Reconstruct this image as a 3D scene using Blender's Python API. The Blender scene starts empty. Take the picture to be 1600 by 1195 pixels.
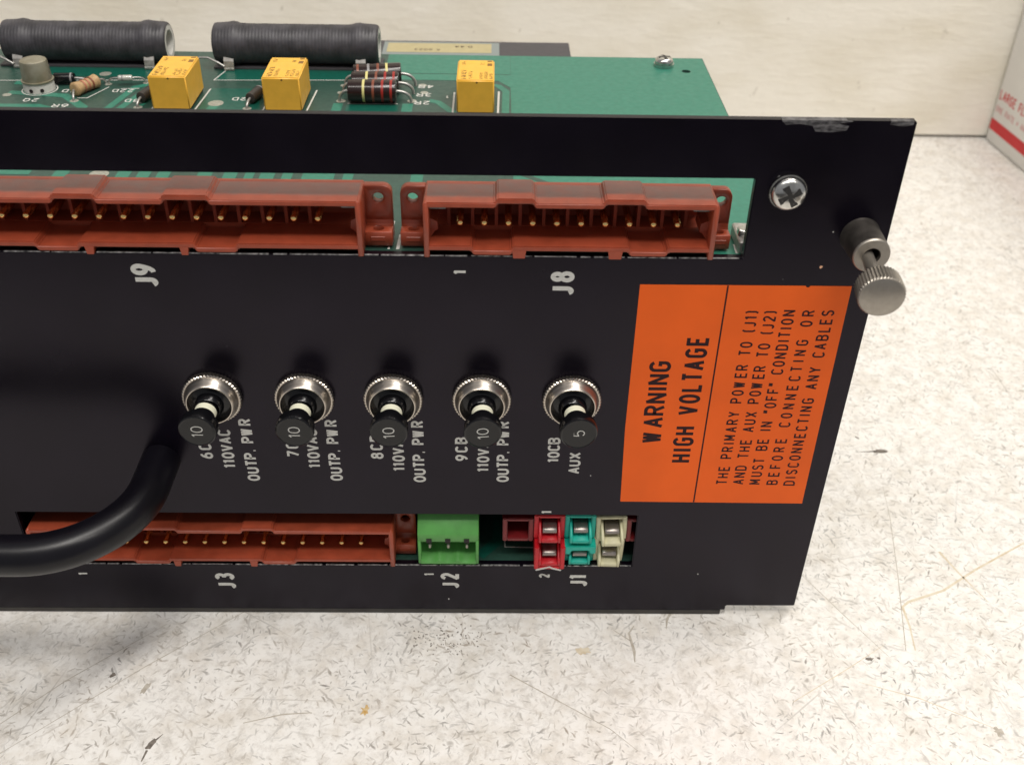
import bpy, bmesh, math, random
from mathutils import Vector, Matrix
random.seed(7)
S = 0.001                                   # all lengths below are millimetres
scene = bpy.context.scene
col = scene.collection
PI = math.pi

# ------------------------------------------------------------------ camera
cam_d = bpy.data.cameras.new("camera")
cam = bpy.data.objects.new("camera", cam_d); col.objects.link(cam)
YAW, PITCH, ROLL = math.radians(1.285), math.radians(35.959), math.radians(1.212)
cy_, sy_, cp_, sp_ = math.cos(YAW), math.sin(YAW), math.cos(PITCH), math.sin(PITCH)
f_ = Vector((sy_*cp_, cy_*cp_, -sp_)); r_ = Vector((cy_, -sy_, 0)); u_ = r_.cross(f_)
cr_, sr_ = math.cos(ROLL), math.sin(ROLL)
r2_ = r_*cr_ + u_*sr_; u2_ = u_*cr_ - r_*sr_
M = Matrix(((r2_.x, u2_.x, -f_.x), (r2_.y, u2_.y, -f_.y), (r2_.z, u2_.z, -f_.z))).to_4x4()
M.translation = Vector((-80.828, -191.156, 211.548))*S
cam.matrix_world = M
cam_d.sensor_width = 4.8; cam_d.lens = 4.8*1643.0/1600.0
cam_d.clip_start = 0.005; cam_d.clip_end = 50
cam_d.dof.use_dof = True; cam_d.dof.focus_distance = 0.245; cam_d.dof.aperture_fstop = 3.6
scene.camera = cam

# ------------------------------------------------------------------ room light
w = bpy.data.worlds.new("World"); scene.world = w; w.use_nodes = True
w.node_tree.nodes["Background"].inputs[0].default_value = (0.95, 0.96, 1.0, 1)
w.node_tree.nodes["Background"].inputs[1].default_value = 0.30
def area(name, loc, target, sx, sy, power, colr):
    d = bpy.data.lights.new(name, 'AREA'); d.shape = 'RECTANGLE'; d.size = sx; d.size_y = sy
    d.energy = power; d.color = colr
    o = bpy.data.objects.new(name, d); col.objects.link(o)
    o.location = Vector(loc)*S
    v = (Vector(target)-Vector(loc)).normalized()
    o.rotation_euler = v.to_track_quat('-Z', 'Y').to_euler()
    return o
area("lamp_front", (-60, -500, 1200), (-40, 60, 0), 1.5, 0.14, 8.6, (1.0, 0.955, 0.895))
area("lamp_overhead", (260, -20, 1250), (120, 100, 0), 1.2, 0.16, 12.8, (1.0, 0.955, 0.895))
scene.view_settings.view_transform = 'Standard'; scene.view_settings.look = 'None'
scene.view_settings.exposure = 0.0; scene.view_settings.gamma = 1.0
scene.render.engine = 'CYCLES'

# ------------------------------------------------------------------ materials
def nodes(m): m.use_nodes = True; return m.node_tree.nodes, m.node_tree.links
def mat(name, c, rough=0.5, metal=0.0, var=0.0, vscale=300.0, bump=0.0, bscale=2000.0, rvar=0.0, c2=None, spec=None, stretch=None):
    m = bpy.data.materials.new(name); N, L = nodes(m); b = N["Principled BSDF"]
    b.inputs["Base Color"].default_value = (*c, 1); b.inputs["Roughness"].default_value = rough; b.inputs["Metallic"].default_value = metal
    if spec is not None: b.inputs["Specular IOR Level"].default_value = spec
    tc = N.new("ShaderNodeTexCoord"); src = tc.outputs["Object"]
    if stretch:
        mp = N.new("ShaderNodeMapping"); mp.inputs["Scale"].default_value = stretch; L.new(src, mp.inputs[0]); src = mp.outputs[0]
    if var or c2:
        n = N.new("ShaderNodeTexNoise"); n.inputs["Scale"].default_value = vscale; n.inputs["Detail"].default_value = 5; L.new(src, n.inputs["Vector"])
        r = N.new("ShaderNodeValToRGB"); L.new(n.outputs[0], r.inputs[0])
        r.color_ramp.elements[0].position = 0.35; r.color_ramp.elements[1].position = 0.65
        d = c2 if c2 else tuple(x*(1-var) for x in c)
        r.color_ramp.elements[0].color = (*d, 1); r.color_ramp.elements[1].color = (*[min(1, x*(1+var)) for x in c], 1)
        L.new(r.outputs[0], b.inputs["Base Color"])
    if rvar:
        n2 = N.new("ShaderNodeTexNoise"); n2.inputs["Scale"].default_value = vscale*0.7; n2.inputs["Detail"].default_value = 6; L.new(src, n2.inputs["Vector"])
        mr = N.new("ShaderNodeMapRange"); mr.inputs[1].default_value = 0.3; mr.inputs[2].default_value = 0.7
        mr.inputs[3].default_value = rough-rvar; mr.inputs[4].default_value = rough+rvar
        L.new(n2.outputs[0], mr.inputs[0]); L.new(mr.outputs[0], b.inputs["Roughness"])
    if bump:
        n3 = N.new("ShaderNodeTexNoise"); n3.inputs["Scale"].default_value = bscale; n3.inputs["Detail"].default_value = 3; L.new(src, n3.inputs["Vector"])
        bp = N.new("ShaderNodeBump"); bp.inputs["Strength"].default_value = bump; bp.inputs["Distance"].default_value = 0.0001
        L.new(n3.outputs[0], bp.inputs["Height"]); L.new(bp.outputs[0], b.inputs["Normal"])
    return m
K = {}
K['panel'] = mat("satin_black_anodised", (0.0030, 0.0021, 0.0046), 0.235, 0, spec=0.27, var=0.25, vscale=70, rvar=0.04, bump=0.2, bscale=4000)
K['panel'].node_tree.nodes["Principled BSDF"].inputs["Specular Tint"].default_value = (0.93, 0.84, 1.0, 1)
K['black_tube'] = mat("black_enamel", (0.0035, 0.003, 0.005), 0.33, 0, spec=0.3, var=0.2, vscale=120, rvar=0.05, bump=0.08, bscale=900)
K['chassis'] = mat("dark_brown_steel", (0.030, 0.026, 0.022), 0.5, 0, var=0.3, vscale=200)
K['cover'] = mat("grey_black_cover", (0.060, 0.055, 0.060), 0.55, 0, var=0.18, vscale=260, stretch=(1, 8, 1))
K['paint'] = mat("white_screen_ink", (0.56, 0.555, 0.52), 0.6, 0, var=0.06, vscale=1800)
K['orange'] = mat("orange_vinyl", (0.80, 0.115, 0.008), 0.55, 0, var=0.05, vscale=70, spec=0.25, bump=0.08, bscale=2500)
K['ink'] = mat("dark_label_ink", (0.022, 0.006, 0.008), 0.6, spec=0.2)
K['brick'] = mat("brick_red_plastic", (0.31, 0.057, 0.026), 0.36, 0, var=0.10, vscale=300, rvar=0.08, bump=0.1, bscale=1500)
K['gold'] = mat("gold_plate", (1.0, 0.74, 0.30), 0.22, 1)
K['nickel'] = mat("nickel", (0.54, 0.49, 0.43), 0.29, 1)
K['satin_nickel'] = mat("satin_nickel", (0.36, 0.33, 0.29), 0.42, 0.9, var=0.05, vscale=900, rvar=0.05)
K['satin_dark_reflection'] = mat('nickel_with_dark_reflection', (0.085, 0.076, 0.068), 0.45, 0.75, var=0.2, vscale=400, rvar=0.08)  # ferrule nickel darkened to imitate the black panel reflected in it
K['zinc'] = mat("zinc_plate", (0.68, 0.67, 0.64), 0.22, 1, rvar=0.08, vscale=500, c2=(0.50, 0.49, 0.46))
K['bare'] = mat("bare_aluminium_edge", (0.55, 0.55, 0.55), 0.45, 0.6, c2=(0.04, 0.04, 0.045), vscale=900)
K['worn'] = mat("scuffed_anodising", (0.17, 0.165, 0.17), 0.5, 0.4, c2=(0.02, 0.018, 0.022), vscale=700, stretch=(1, 1, 3))
K['bakelite'] = mat("black_phenolic", (0.004, 0.004, 0.005), 0.20, spec=0.4, rvar=0.05, vscale=600)
K['band'] = mat("ivory_band", (0.80, 0.79, 0.62), 0.45)
K['mask'] = mat("green_solder_mask_bare", (0.024, 0.066, 0.050), 0.36, var=0.12, vscale=900, rvar=0.05)
K['mask_cu'] = mat("green_solder_mask_on_copper", (0.026, 0.175, 0.118), 0.36, var=0.08, vscale=700, rvar=0.05)
K['mask_dark'] = mat("green_solder_mask_tracks", (0.007, 0.085, 0.060), 0.32, var=0.10, vscale=700, rvar=0.05)
K['pad'] = mat("tinned_pad", (0.42, 0.42, 0.36), 0.45, 0.5, var=0.2, vscale=1500)
K['fibre'] = mat("board_edge_fibreglass", (0.10, 0.13, 0.07), 0.7)
K['relay'] = mat("amber_relay_plastic", (0.80, 0.44, 0.050), 0.4, var=0.04, vscale=400, rvar=0.06)
K['relay_ink'] = mat("relay_print", (0.22, 0.11, 0.02), 0.6)
K['ww'] = mat("wirewound_enamel", (0.044, 0.041, 0.047), 0.5, var=0.35, vscale=260, rvar=0.1, bump=0.5, bscale=700)
K['ceramic'] = mat("white_ceramic", (0.55, 0.54, 0.50), 0.6, var=0.1, vscale=600)
K['tin'] = mat("tinned_tab", (0.50, 0.48, 0.45), 0.42, 0.75, var=0.2, vscale=900)
K['lead'] = mat("solder_lead", (0.42, 0.41, 0.39), 0.38, 0.7, var=0.15, vscale=1500)
K['carbon'] = mat("dark_brown_moulded_carbon", (0.020, 0.010, 0.009), 0.2, rvar=0.05, vscale=700)
K['b_gold'] = mat("gold_band", (0.62, 0.56, 0.22), 0.4)
K['b_brown'] = mat("brown_band", (0.20, 0.055, 0.028), 0.35)
K['b_red'] = mat("red_band", (0.30, 0.018, 0.012), 0.35)
K['b_grey'] = mat("grey_band", (0.25, 0.24, 0.24), 0.35)
K['tan'] = mat("tan_resistor", (0.42, 0.27, 0.13), 0.5, var=0.15, vscale=900)
K['can'] = mat("aged_nickel_can", (0.40, 0.38, 0.30), 0.45, 0.65, c2=(0.30, 0.27, 0.19), vscale=260, rvar=0.08)
K['glass'] = mat("clear_glass_diode", (0.55, 0.55, 0.50), 0.1, 0.3)
K['green_plug'] = mat("leaf_green_plastic", (0.085, 0.30, 0.065), 0.45, var=0.06, vscale=400, rvar=0.06)
K['red_plug'] = mat("red_plastic", (0.50, 0.008, 0.016), 0.38, var=0.1, vscale=400, rvar=0.06)
K['dark_red_plug'] = mat("dark_red_plastic", (0.16, 0.008, 0.010), 0.45, var=0.1, vscale=400)
K['teal_plug'] = mat("teal_plastic", (0.006, 0.38, 0.29), 0.42, var=0.08, vscale=400)
K['cream_plug'] = mat("cream_plastic", (0.58, 0.55, 0.36), 0.45, var=0.1, vscale=400)
K['contact'] = mat("silvered_contact", (0.38, 0.34, 0.31), 0.38, 0.9, rvar=0.08, vscale=700)
K['grey_plastic'] = mat("grey_latch_plastic", (0.22, 0.25, 0.24), 0.5)
K['paper'] = mat("buff_paper_label", (0.42, 0.36, 0.20), 0.7, var=0.05, vscale=300)
K['card'] = mat("white_coated_card", (0.72, 0.70, 0.66), 0.55, var=0.03, vscale=60, bump=0.15, bscale=900)
K['red_ink'] = mat("red_box_print", (0.60, 0.025, 0.030), 0.55, var=0.04, vscale=200)
K['grey_red_ink'] = mat("pale_red_box_print", (0.62, 0.20, 0.20), 0.6)
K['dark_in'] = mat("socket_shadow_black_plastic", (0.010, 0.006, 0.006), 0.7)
K['rust'] = mat("rust_stain", (0.48, 0.27, 0.06), 0.7, c2=(0.62, 0.50, 0.30), vscale=900)
K['nick'] = mat("dark_nick", (0.10, 0.085, 0.07), 0.7, c2=(0.22, 0.19, 0.16), vscale=900)
K['scr'] = mat("grey_scratch", (0.36, 0.32, 0.26), 0.7, c2=(0.50, 0.46, 0.40), vscale=600)
K['tanmark'] = mat("tan_scratch", (0.55, 0.45, 0.31), 0.7, c2=(0.66, 0.60, 0.48), vscale=400)
K['copperchip'] = mat("copper_fleck", (0.75, 0.42, 0.25), 0.5)

# wirewound: fine turns of wire under the enamel
def wound():
    m = K['ww']; N, L = m.node_tree.nodes, m.node_tree.links; b = N["Principled BSDF"]
    tc = N.new("ShaderNodeTexCoord"); wv = N.new("ShaderNodeTexWave"); wv.bands_direction = 'X'
    wv.inputs["Scale"].default_value = 330; wv.inputs["Distortion"].default_value = 1.2; wv.inputs["Detail"].default_value = 2
    L.new(tc.outputs["Object"], wv.inputs["Vector"])
    bp = N.new("ShaderNodeBump"); bp.inputs["Strength"].default_value = 0.35; bp.inputs["Distance"].default_value = 0.00012
    L.new(wv.outputs["Fac"], bp.inputs["Height"])
    old = b.inputs["Normal"].links[0].from_socket
    L.new(old, bp.inputs["Normal"]); L.new(bp.outputs[0], b.inputs["Normal"])
wound()

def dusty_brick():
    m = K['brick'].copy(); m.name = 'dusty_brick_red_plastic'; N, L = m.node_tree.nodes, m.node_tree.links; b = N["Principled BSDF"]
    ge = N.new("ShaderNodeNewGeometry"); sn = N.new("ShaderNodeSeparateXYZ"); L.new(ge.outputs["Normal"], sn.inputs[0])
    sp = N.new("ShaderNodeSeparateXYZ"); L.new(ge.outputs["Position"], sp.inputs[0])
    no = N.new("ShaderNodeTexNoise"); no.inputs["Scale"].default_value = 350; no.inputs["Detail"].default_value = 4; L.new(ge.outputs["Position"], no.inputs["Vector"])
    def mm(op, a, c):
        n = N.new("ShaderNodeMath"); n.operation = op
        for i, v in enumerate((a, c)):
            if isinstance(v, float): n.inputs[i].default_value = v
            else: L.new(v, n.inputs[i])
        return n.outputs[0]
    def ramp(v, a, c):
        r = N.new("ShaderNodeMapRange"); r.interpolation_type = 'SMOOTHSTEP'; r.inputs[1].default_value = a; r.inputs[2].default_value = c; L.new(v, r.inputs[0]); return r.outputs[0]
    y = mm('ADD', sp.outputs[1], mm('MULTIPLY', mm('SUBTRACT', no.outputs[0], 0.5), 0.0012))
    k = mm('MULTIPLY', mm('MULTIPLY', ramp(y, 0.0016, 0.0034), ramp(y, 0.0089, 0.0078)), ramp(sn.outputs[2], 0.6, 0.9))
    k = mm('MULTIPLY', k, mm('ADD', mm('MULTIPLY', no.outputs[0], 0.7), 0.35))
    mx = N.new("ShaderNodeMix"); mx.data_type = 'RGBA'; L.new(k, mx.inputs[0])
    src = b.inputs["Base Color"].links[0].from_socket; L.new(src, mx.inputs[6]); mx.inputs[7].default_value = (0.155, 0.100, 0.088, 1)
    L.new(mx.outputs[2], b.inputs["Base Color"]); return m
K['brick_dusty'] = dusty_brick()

def table_material():
    m = bpy.data.materials.new("scratched_white_laminate"); N, L = nodes(m); b = N["Principled BSDF"]
    b.inputs["Roughness"].default_value = 0.42
    tc = N.new("ShaderNodeTexCoord")
    dn = N.new("ShaderNodeTexNoise"); dn.inputs["Scale"].default_value = 560; dn.inputs["Detail"].default_value = 3
    L.new(tc.outputs["Object"], dn.inputs["Vector"])
    ds = N.new("ShaderNodeVectorMath"); ds.operation = 'SUBTRACT'; ds.inputs[1].default_value = (0.5, 0.5, 0.5); L.new(dn.outputs["Color"], ds.inputs[0])
    dm = N.new("ShaderNodeVectorMath"); dm.operation = 'SCALE'; dm.inputs["Scale"].default_value = 0.0013; L.new(ds.outputs[0], dm.inputs[0])
    da = N.new("ShaderNodeVectorMath"); da.operation = 'ADD'; L.new(tc.outputs["Object"], da.inputs[0]); L.new(dm.outputs[0], da.inputs[1])
    def math_(op, a, bb=None, clamp=False):
        n = N.new("ShaderNodeMath"); n.operation = op; n.use_clamp = clamp
        for i, v in enumerate((a, bb)):
            if v is None: continue
            if isinstance(v, (int, float)): n.inputs[i].default_value = v
            else: L.new(v, n.inputs[i])
        return n.outputs[0]
    def dashes(scale, la, wb, keep, strength, off, dirbias=None, src=None):
        mp = N.new("ShaderNodeMapping"); mp.inputs["Location"].default_value = (off, off*0.7, 0); L.new(src or da.outputs[0], mp.inputs[0])
        vo = N.new("ShaderNodeTexVoronoi"); vo.voronoi_dimensions = '2D'; vo.inputs["Scale"].default_value = scale; L.new(mp.outputs[0], vo.inputs["Vector"])
        su = N.new("ShaderNodeVectorMath"); su.operation = 'SUBTRACT'; L.new(mp.outputs[0], su.inputs[0]); L.new(vo.outputs["Position"], su.inputs[1])
        sc = N.new("ShaderNodeSeparateColor"); L.new(vo.outputs["Color"], sc.inputs[0])
        ang = math_('MULTIPLY', sc.outputs[0], 2*PI if dirbias is None else dirbias[1])
        if dirbias: ang = math_('ADD', ang, dirbias[0])
        ro = N.new("ShaderNodeVectorRotate"); ro.rotation_type = 'Z_AXIS'; L.new(su.outputs[0], ro.inputs["Vector"]); L.new(ang, ro.inputs["Angle"])
        sp = N.new("ShaderNodeSeparateXYZ"); L.new(ro.outputs[0], sp.inputs[0])
        x = math_('DIVIDE', sp.outputs[0], la); y = math_('DIVIDE', sp.outputs[1], wb)
        rr = math_('ADD', math_('MULTIPLY', x, x), math_('MULTIPLY', y, y))
        lm = N.new("ShaderNodeMapRange"); lm.inputs[1].default_value = 1.5; lm.inputs[2].default_value = 0.15; L.new(rr, lm.inputs[0])
        k = N.new("ShaderNodeMapRange"); k.inputs[1].default_value = 1-keep; k.inputs[2].default_value = 1.0; k.inputs[3].default_value = 0.0; k.inputs[4].default_value = 1.0; L.new(sc.outputs[1], k.inputs[0])
        k2 = math_('POWER', k.outputs[0], 0.6)
        return math_('MULTIPLY', math_('MULTIPLY', lm.outputs[0], k2), strength)
    parts = [dashes(330, 0.00105, 0.00020, 0.70, 0.8, 0.11), dashes(230, 0.0013, 0.00030, 0.6, 0.8, 0.37), dashes(260, 0.0012, 0.00022, 0.5, 0.5, 5.37),
             dashes(560, 0.0005, 0.00020, 0.6, 0.6, 0.63), dashes(120, 0.0036, 0.00030, 0.4, 0.5, 0.83),
             dashes(110, 0.0008, 0.0005, 0.3, 0.6, 1.3),
             dashes(38, 0.012, 0.00022, 0.55, 0.5, 1.9, src=tc.outputs["Object"]), dashes(17, 0.026, 0.00020, 0.6, 0.5, 2.7, src=tc.outputs["Object"])]
    acc = parts[0]
    for q in parts[1:]: acc = math_('MAXIMUM', acc, q)
    # density varies from patch to patch
    pn = N.new("ShaderNodeTexNoise"); pn.inputs["Scale"].default_value = 45; pn.inputs["Detail"].default_value = 4; L.new(tc.outputs["Object"], pn.inputs["Vector"])
    pr = N.new("ShaderNodeMapRange"); pr.inputs[1].default_value = 0.35; pr.inputs[2].default_value = 0.62; pr.inputs[3].default_value = 0.45; pr.inputs[4].default_value = 1.0; L.new(pn.outputs[0], pr.inputs[0])
    acc = math_('MULTIPLY', acc, pr.outputs[0], True)
    cn = N.new("ShaderNodeTexNoise"); cn.inputs["Scale"].default_value = 70; cn.inputs["Detail"].default_value = 2; L.new(tc.outputs["Object"], cn.inputs["Vector"])
    dr = N.new("ShaderNodeValToRGB"); L.new(cn.outputs[0], dr.inputs[0])
    dr.color_ramp.elements[0].position = 0.4; dr.color_ramp.elements[0].color = (0.075, 0.07, 0.065, 1)
    dr.color_ramp.elements[1].position = 0.6; dr.color_ramp.elements[1].color = (0.22, 0.165, 0.11, 1)
    bn = N.new("ShaderNodeTexNoise"); bn.inputs["Scale"].default_value = 160; bn.inputs["Detail"].default_value = 7; bn.inputs["Roughness"].default_value = 0.65; L.new(tc.outputs["Object"], bn.inputs["Vector"])
    br = N.new("ShaderNodeValToRGB"); L.new(bn.outputs[0], br.inputs[0])
    br.color_ramp.elements[0].position = 0.30; br.color_ramp.elements[0].color = (0.66, 0.62, 0.56, 1)
    br.color_ramp.elements[1].position = 0.55; br.color_ramp.elements[1].color = (0.79, 0.77, 0.735, 1)
    mx = N.new("ShaderNodeMix"); mx.data_type = 'RGBA'; L.new(acc, mx.inputs[0]); L.new(br.outputs[0], mx.inputs[6]); L.new(dr.outputs[0], mx.inputs[7])
    mo = N.new("ShaderNodeTexNoise"); mo.inputs["Scale"].default_value = 430; mo.inputs["Detail"].default_value = 6; mo.inputs["Roughness"].default_value = 0.7; L.new(da.outputs[0], mo.inputs["Vector"])
    mr = N.new("ShaderNodeMapRange"); mr.inputs[1].default_value = 0.47; mr.inputs[2].default_value = 0.74; mr.inputs[4].default_value = 0.62; L.new(mo.outputs[0], mr.inputs[0])
    m2 = N.new("ShaderNodeMix"); m2.data_type = 'RGBA'; L.new(mr.outputs[0], m2.inputs[0]); L.new(mx.outputs[2], m2.inputs[6]); m2.inputs[7].default_value = (0.40, 0.37, 0.33, 1)
    L.new(m2.outputs[2], b.inputs["Base Color"])
    return m
K['table'] = table_material()

def wall_material():
    m = bpy.data.materials.new("cream_painted_wall"); N, L = nodes(m); b = N["Principled BSDF"]; b.inputs["Roughness"].default_value = 0.55
    tc = N.new("ShaderNodeTexCoord")
    mp = N.new("ShaderNodeMapping"); mp.inputs["Scale"].default_value = (1, 1, 1.8); L.new(tc.outputs["Object"], mp.inputs[0])
    n = N.new("ShaderNodeTexNoise"); n.inputs["Scale"].default_value = 22; n.inputs["Detail"].default_value = 6; L.new(mp.outputs[0], n.inputs["Vector"])
    r = N.new("ShaderNodeValToRGB"); L.new(n.outputs[0], r.inputs[0])
    r.color_ramp.elements[0].position = 0.32; r.color_ramp.elements[0].color = (0.76, 0.71, 0.60, 1)
    r.color_ramp.elements[1].position = 0.58; r.color_ramp.elements[1].color = (0.84, 0.80, 0.71, 1)
    n2 = N.new("ShaderNodeTexNoise"); n2.inputs["Scale"].default_value = 170; n2.inputs["Detail"].default_value = 3; L.new(tc.outputs["Object"], n2.inputs["Vector"])
    r2 = N.new("ShaderNodeMapRange"); r2.inputs[1].default_value = 0.70; r2.inputs[2].default_value = 0.76; r2.inputs[4].default_value = 0.45; L.new(n2.outputs[0], r2.inputs[0])
    mx = N.new("ShaderNodeMix"); mx.data_type = 'RGBA'; L.new(r2.outputs[0], mx.inputs[0]); L.new(r.outputs[0], mx.inputs[6]); mx.inputs[7].default_value = (0.38, 0.33, 0.25, 1)
    L.new(mx.outputs[2], b.inputs["Base Color"])
    mp2 = N.new("ShaderNodeMapping"); mp2.inputs["Scale"].default_value = (1, 1, 2.6); L.new(tc.outputs["Object"], mp2.inputs[0])
    n3 = N.new("ShaderNodeTexNoise"); n3.inputs["Scale"].default_value = 110; n3.inputs["Detail"].default_value = 4; L.new(mp2.outputs[0], n3.inputs["Vector"])
    bp = N.new("ShaderNodeBump"); bp.inputs["Strength"].default_value = 0.35; bp.inputs["Distance"].default_value = 0.0016
    L.new(n3.outputs[0], bp.inputs["Height"]); L.new(bp.outputs[0], b.inputs["Normal"])
    return m
K['wall'] = wall_material()

# ------------------------------------------------------------------ mesh helpers
WL = {}                                             # world location of every object (mm)
class MB:
    def __init__(s): s.v = []; s.f = []; s.mi = []; s.cur = 0
    def add(s, vs, fs, mtx=None):
        o = len(s.v)
        for p in vs:
            p = Vector(p)
            if mtx: p = mtx @ p
            s.v.append(tuple(p))
        for f in fs: s.f.append([i+o for i in f]); s.mi.append(s.cur)
    def box(s, x0, x1, y0, y1, z0, z1, mtx=None):
        s.add([(x0,y0,z0),(x1,y0,z0),(x1,y1,z0),(x0,y1,z0),(x0,y0,z1),(x1,y0,z1),(x1,y1,z1),(x0,y1,z1)],
              [(3,2,1,0),(4,5,6,7),(0,1,5,4),(1,2,6,5),(2,3,7,6),(3,0,4,7)], mtx)
    def prism_y(s, pts, y0, y1, mtx=None):          # polygon in XZ, extruded along y
        n = len(pts)
        s.add([(x,y0,z) for x,z in pts]+[(x,y1,z) for x,z in pts],
              [list(range(n)), list(range(2*n-1, n-1, -1))]+[[(i+1)%n, i, n+i, n+(i+1)%n] for i in range(n)], mtx)
    def prism_x(s, pts, x0, x1, mtx=None):          # polygon in YZ
        n = len(pts)
        s.add([(x0,y,z) for y,z in pts]+[(x1,y,z) for y,z in pts],
              [list(range(n)), list(range(2*n-1, n-1, -1))]+[[(i+1)%n, i, n+i, n+(i+1)%n] for i in range(n)], mtx)
    def prism_z(s, pts, z0, z1, mtx=None):
        n = len(pts)
        s.add([(x,y,z0) for x,y in pts]+[(x,y,z1) for x,y in pts],
              [list(range(n-1,-1,-1)), list(range(n, 2*n))]+[[i, (i+1)%n, n+(i+1)%n, n+i] for i in range(n)], mtx)
    def lathe(s, prof, o, axis, n=40, caps=True, tooth=None):     # prof: (distance along axis, radius)
        a = Vector(axis).normalized(); t = Vector((0,0,1)) if abs(a.z) < .9 else Vector((1,0,0))
        e1 = a.cross(t).normalized(); e2 = a.cross(e1); o = Vector(o)
        vs = []; fs = []
        for k, (h, r) in enumerate(prof):
            for i in range(n):
                an = 2*PI*i/n; rr = r
                if tooth and k in tooth[0] and i % 2: rr = r - tooth[1]
                vs.append(o + a*h + (e1*math.cos(an)+e2*math.sin(an))*rr)
        for k in range(len(prof)-1):
            for i in range(n):
                j = (i+1) % n
                fs.append((k*n+i, k*n+j, (k+1)*n+j, (k+1)*n+i))
        if caps:
            if prof[0][1] > 0: fs.append(list(range(n-1, -1, -1)))
            if prof[-1][1] > 0: fs.append([(len(prof)-1)*n+i for i in range(n)])
        s.add(vs, fs)
    def tube(s, path, r, n=12, caps=True):
        P = [Vector(p) for p in path]; up = None; base = len(s.v); vs = []; fs = []
        for i, p in enumerate(P):
            t = ((P[min(i+1, len(P)-1)]-P[max(i-1, 0)])).normalized()
            if up is None: up = t.orthogonal().normalized()
            up = (up - t*up.dot(t)).normalized(); b = t.cross(up)
            rr = r[i] if isinstance(r, (list, tuple)) else r
            for k in range(n):
                an = 2*PI*k/n; vs.append(p + (up*math.cos(an)+b*math.sin(an))*rr)
        for i in range(len(P)-1):
            for k in range(n):
                j = (k+1) % n; fs.append((i*n+k, i*n+j, (i+1)*n+j, (i+1)*n+k))
        if caps: fs.append(list(range(n-1, -1, -1))); fs.append([(len(P)-1)*n+k for k in range(n)])
        s.add(vs, fs)
    def plate(s, outer, holes, k0, k1, plane='xz'):   # outline with round/any holes, extruded
        bm = bmesh.new(); es = []
        for lp in [outer]+holes:
            vv = [bm.verts.new((a, b, 0)) for a, b in lp]
            for i in range(len(vv)): es.append(bm.edges.new((vv[i], vv[(i+1) % len(vv)])))
        bmesh.ops.triangle_fill(bm, edges=es, use_beauty=True, use_dissolve=False)
        bm.verts.index_update(); n = len(bm.verts)
        P = [v.co.copy() for v in bm.verts]; F = [[v.index for v in f.verts] for f in bm.faces]
        E_ = [(e.verts[0].index, e.verts[1].index) for e in bm.edges if len(e.link_faces) == 1]
        bm.free()
        mk = (lambda p, k: (p.x, k, p.y)) if plane == 'xz' else (lambda p, k: (p.x, p.y, k))
        s.add([mk(p, k0) for p in P]+[mk(p, k1) for p in P], F+[[i+n for i in reversed(f)] for f in F]+[(a, b, b+n, a+n) for a, b in E_])
    def build(s, name, m, parent=None, bevel=0, smooth=None, origin=None, seg=1):
        xs = [p[0] for p in s.v]; ys = [p[1] for p in s.v]; zs = [p[2] for p in s.v]
        o = Vector(origin) if origin is not None else Vector(((min(xs)+max(xs))/2, (min(ys)+max(ys))/2, (min(zs)+max(zs))/2))
        me = bpy.data.meshes.new(name)
        me.from_pydata([tuple((Vector(p)-o)*S) for p in s.v], [], s.f)
        ms = m if isinstance(m, (list, tuple)) else [m]
        for x in ms: me.materials.append(x)
        if len(ms) > 1:
            for p, i in zip(me.polygons, s.mi): p.material_index = i
        bm = bmesh.new(); bm.from_mesh(me); bmesh.ops.recalc_face_normals(bm, faces=bm.faces)
        if bevel:
            ed = [e for e in bm.edges if len(e.link_faces) == 2 and e.calc_face_angle(0) > math.radians(28)]
            bmesh.ops.bevel(bm, geom=ed, offset=bevel*S, segments=seg, affect='EDGES', clamp_overlap=True)
        bm.to_mesh(me); bm.free()
        if smooth:
            me.shade_smooth(); me.set_sharp_from_angle(angle=math.radians(smooth))
        ob = bpy.data.objects.new(name, me); col.objects.link(ob)
        if parent is not None: ob.parent = parent; ob.location = (o-WL[parent])*S
        else: ob.location = o*S
        WL[ob] = o
        return ob
def empty(name, loc, parent=None):
    o = bpy.data.objects.new(name, None); col.objects.link(o); o.empty_display_size = 0.01
    WL[o] = Vector(loc)
    if parent is not None: o.parent = parent; o.location = (Vector(loc)-WL[parent])*S
    else: o.location = Vector(loc)*S
    return o
def tag(o, label=None, cat=None, group=None, kind=None):
    if label: o['label'] = label
    if cat: o['category'] = cat
    if group: o['group'] = group
    if kind: o['kind'] = kind
    return o
def dup(o, parent, dx=(0,0,0), newparent_world=None):           # copy of one object (shared mesh) at a shifted place
    c = o.copy(); col.objects.link(c); c.parent = parent
    wl = WL[o]+Vector(dx); WL[c] = wl; c.location = (wl-WL[parent])*S
    return c
def dup_tree(o, parent, dx):
    c = dup(o, parent, dx)
    for ch in [x for x in col.objects if x.parent is o]: dup(ch, c, dx)
    return c

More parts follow.
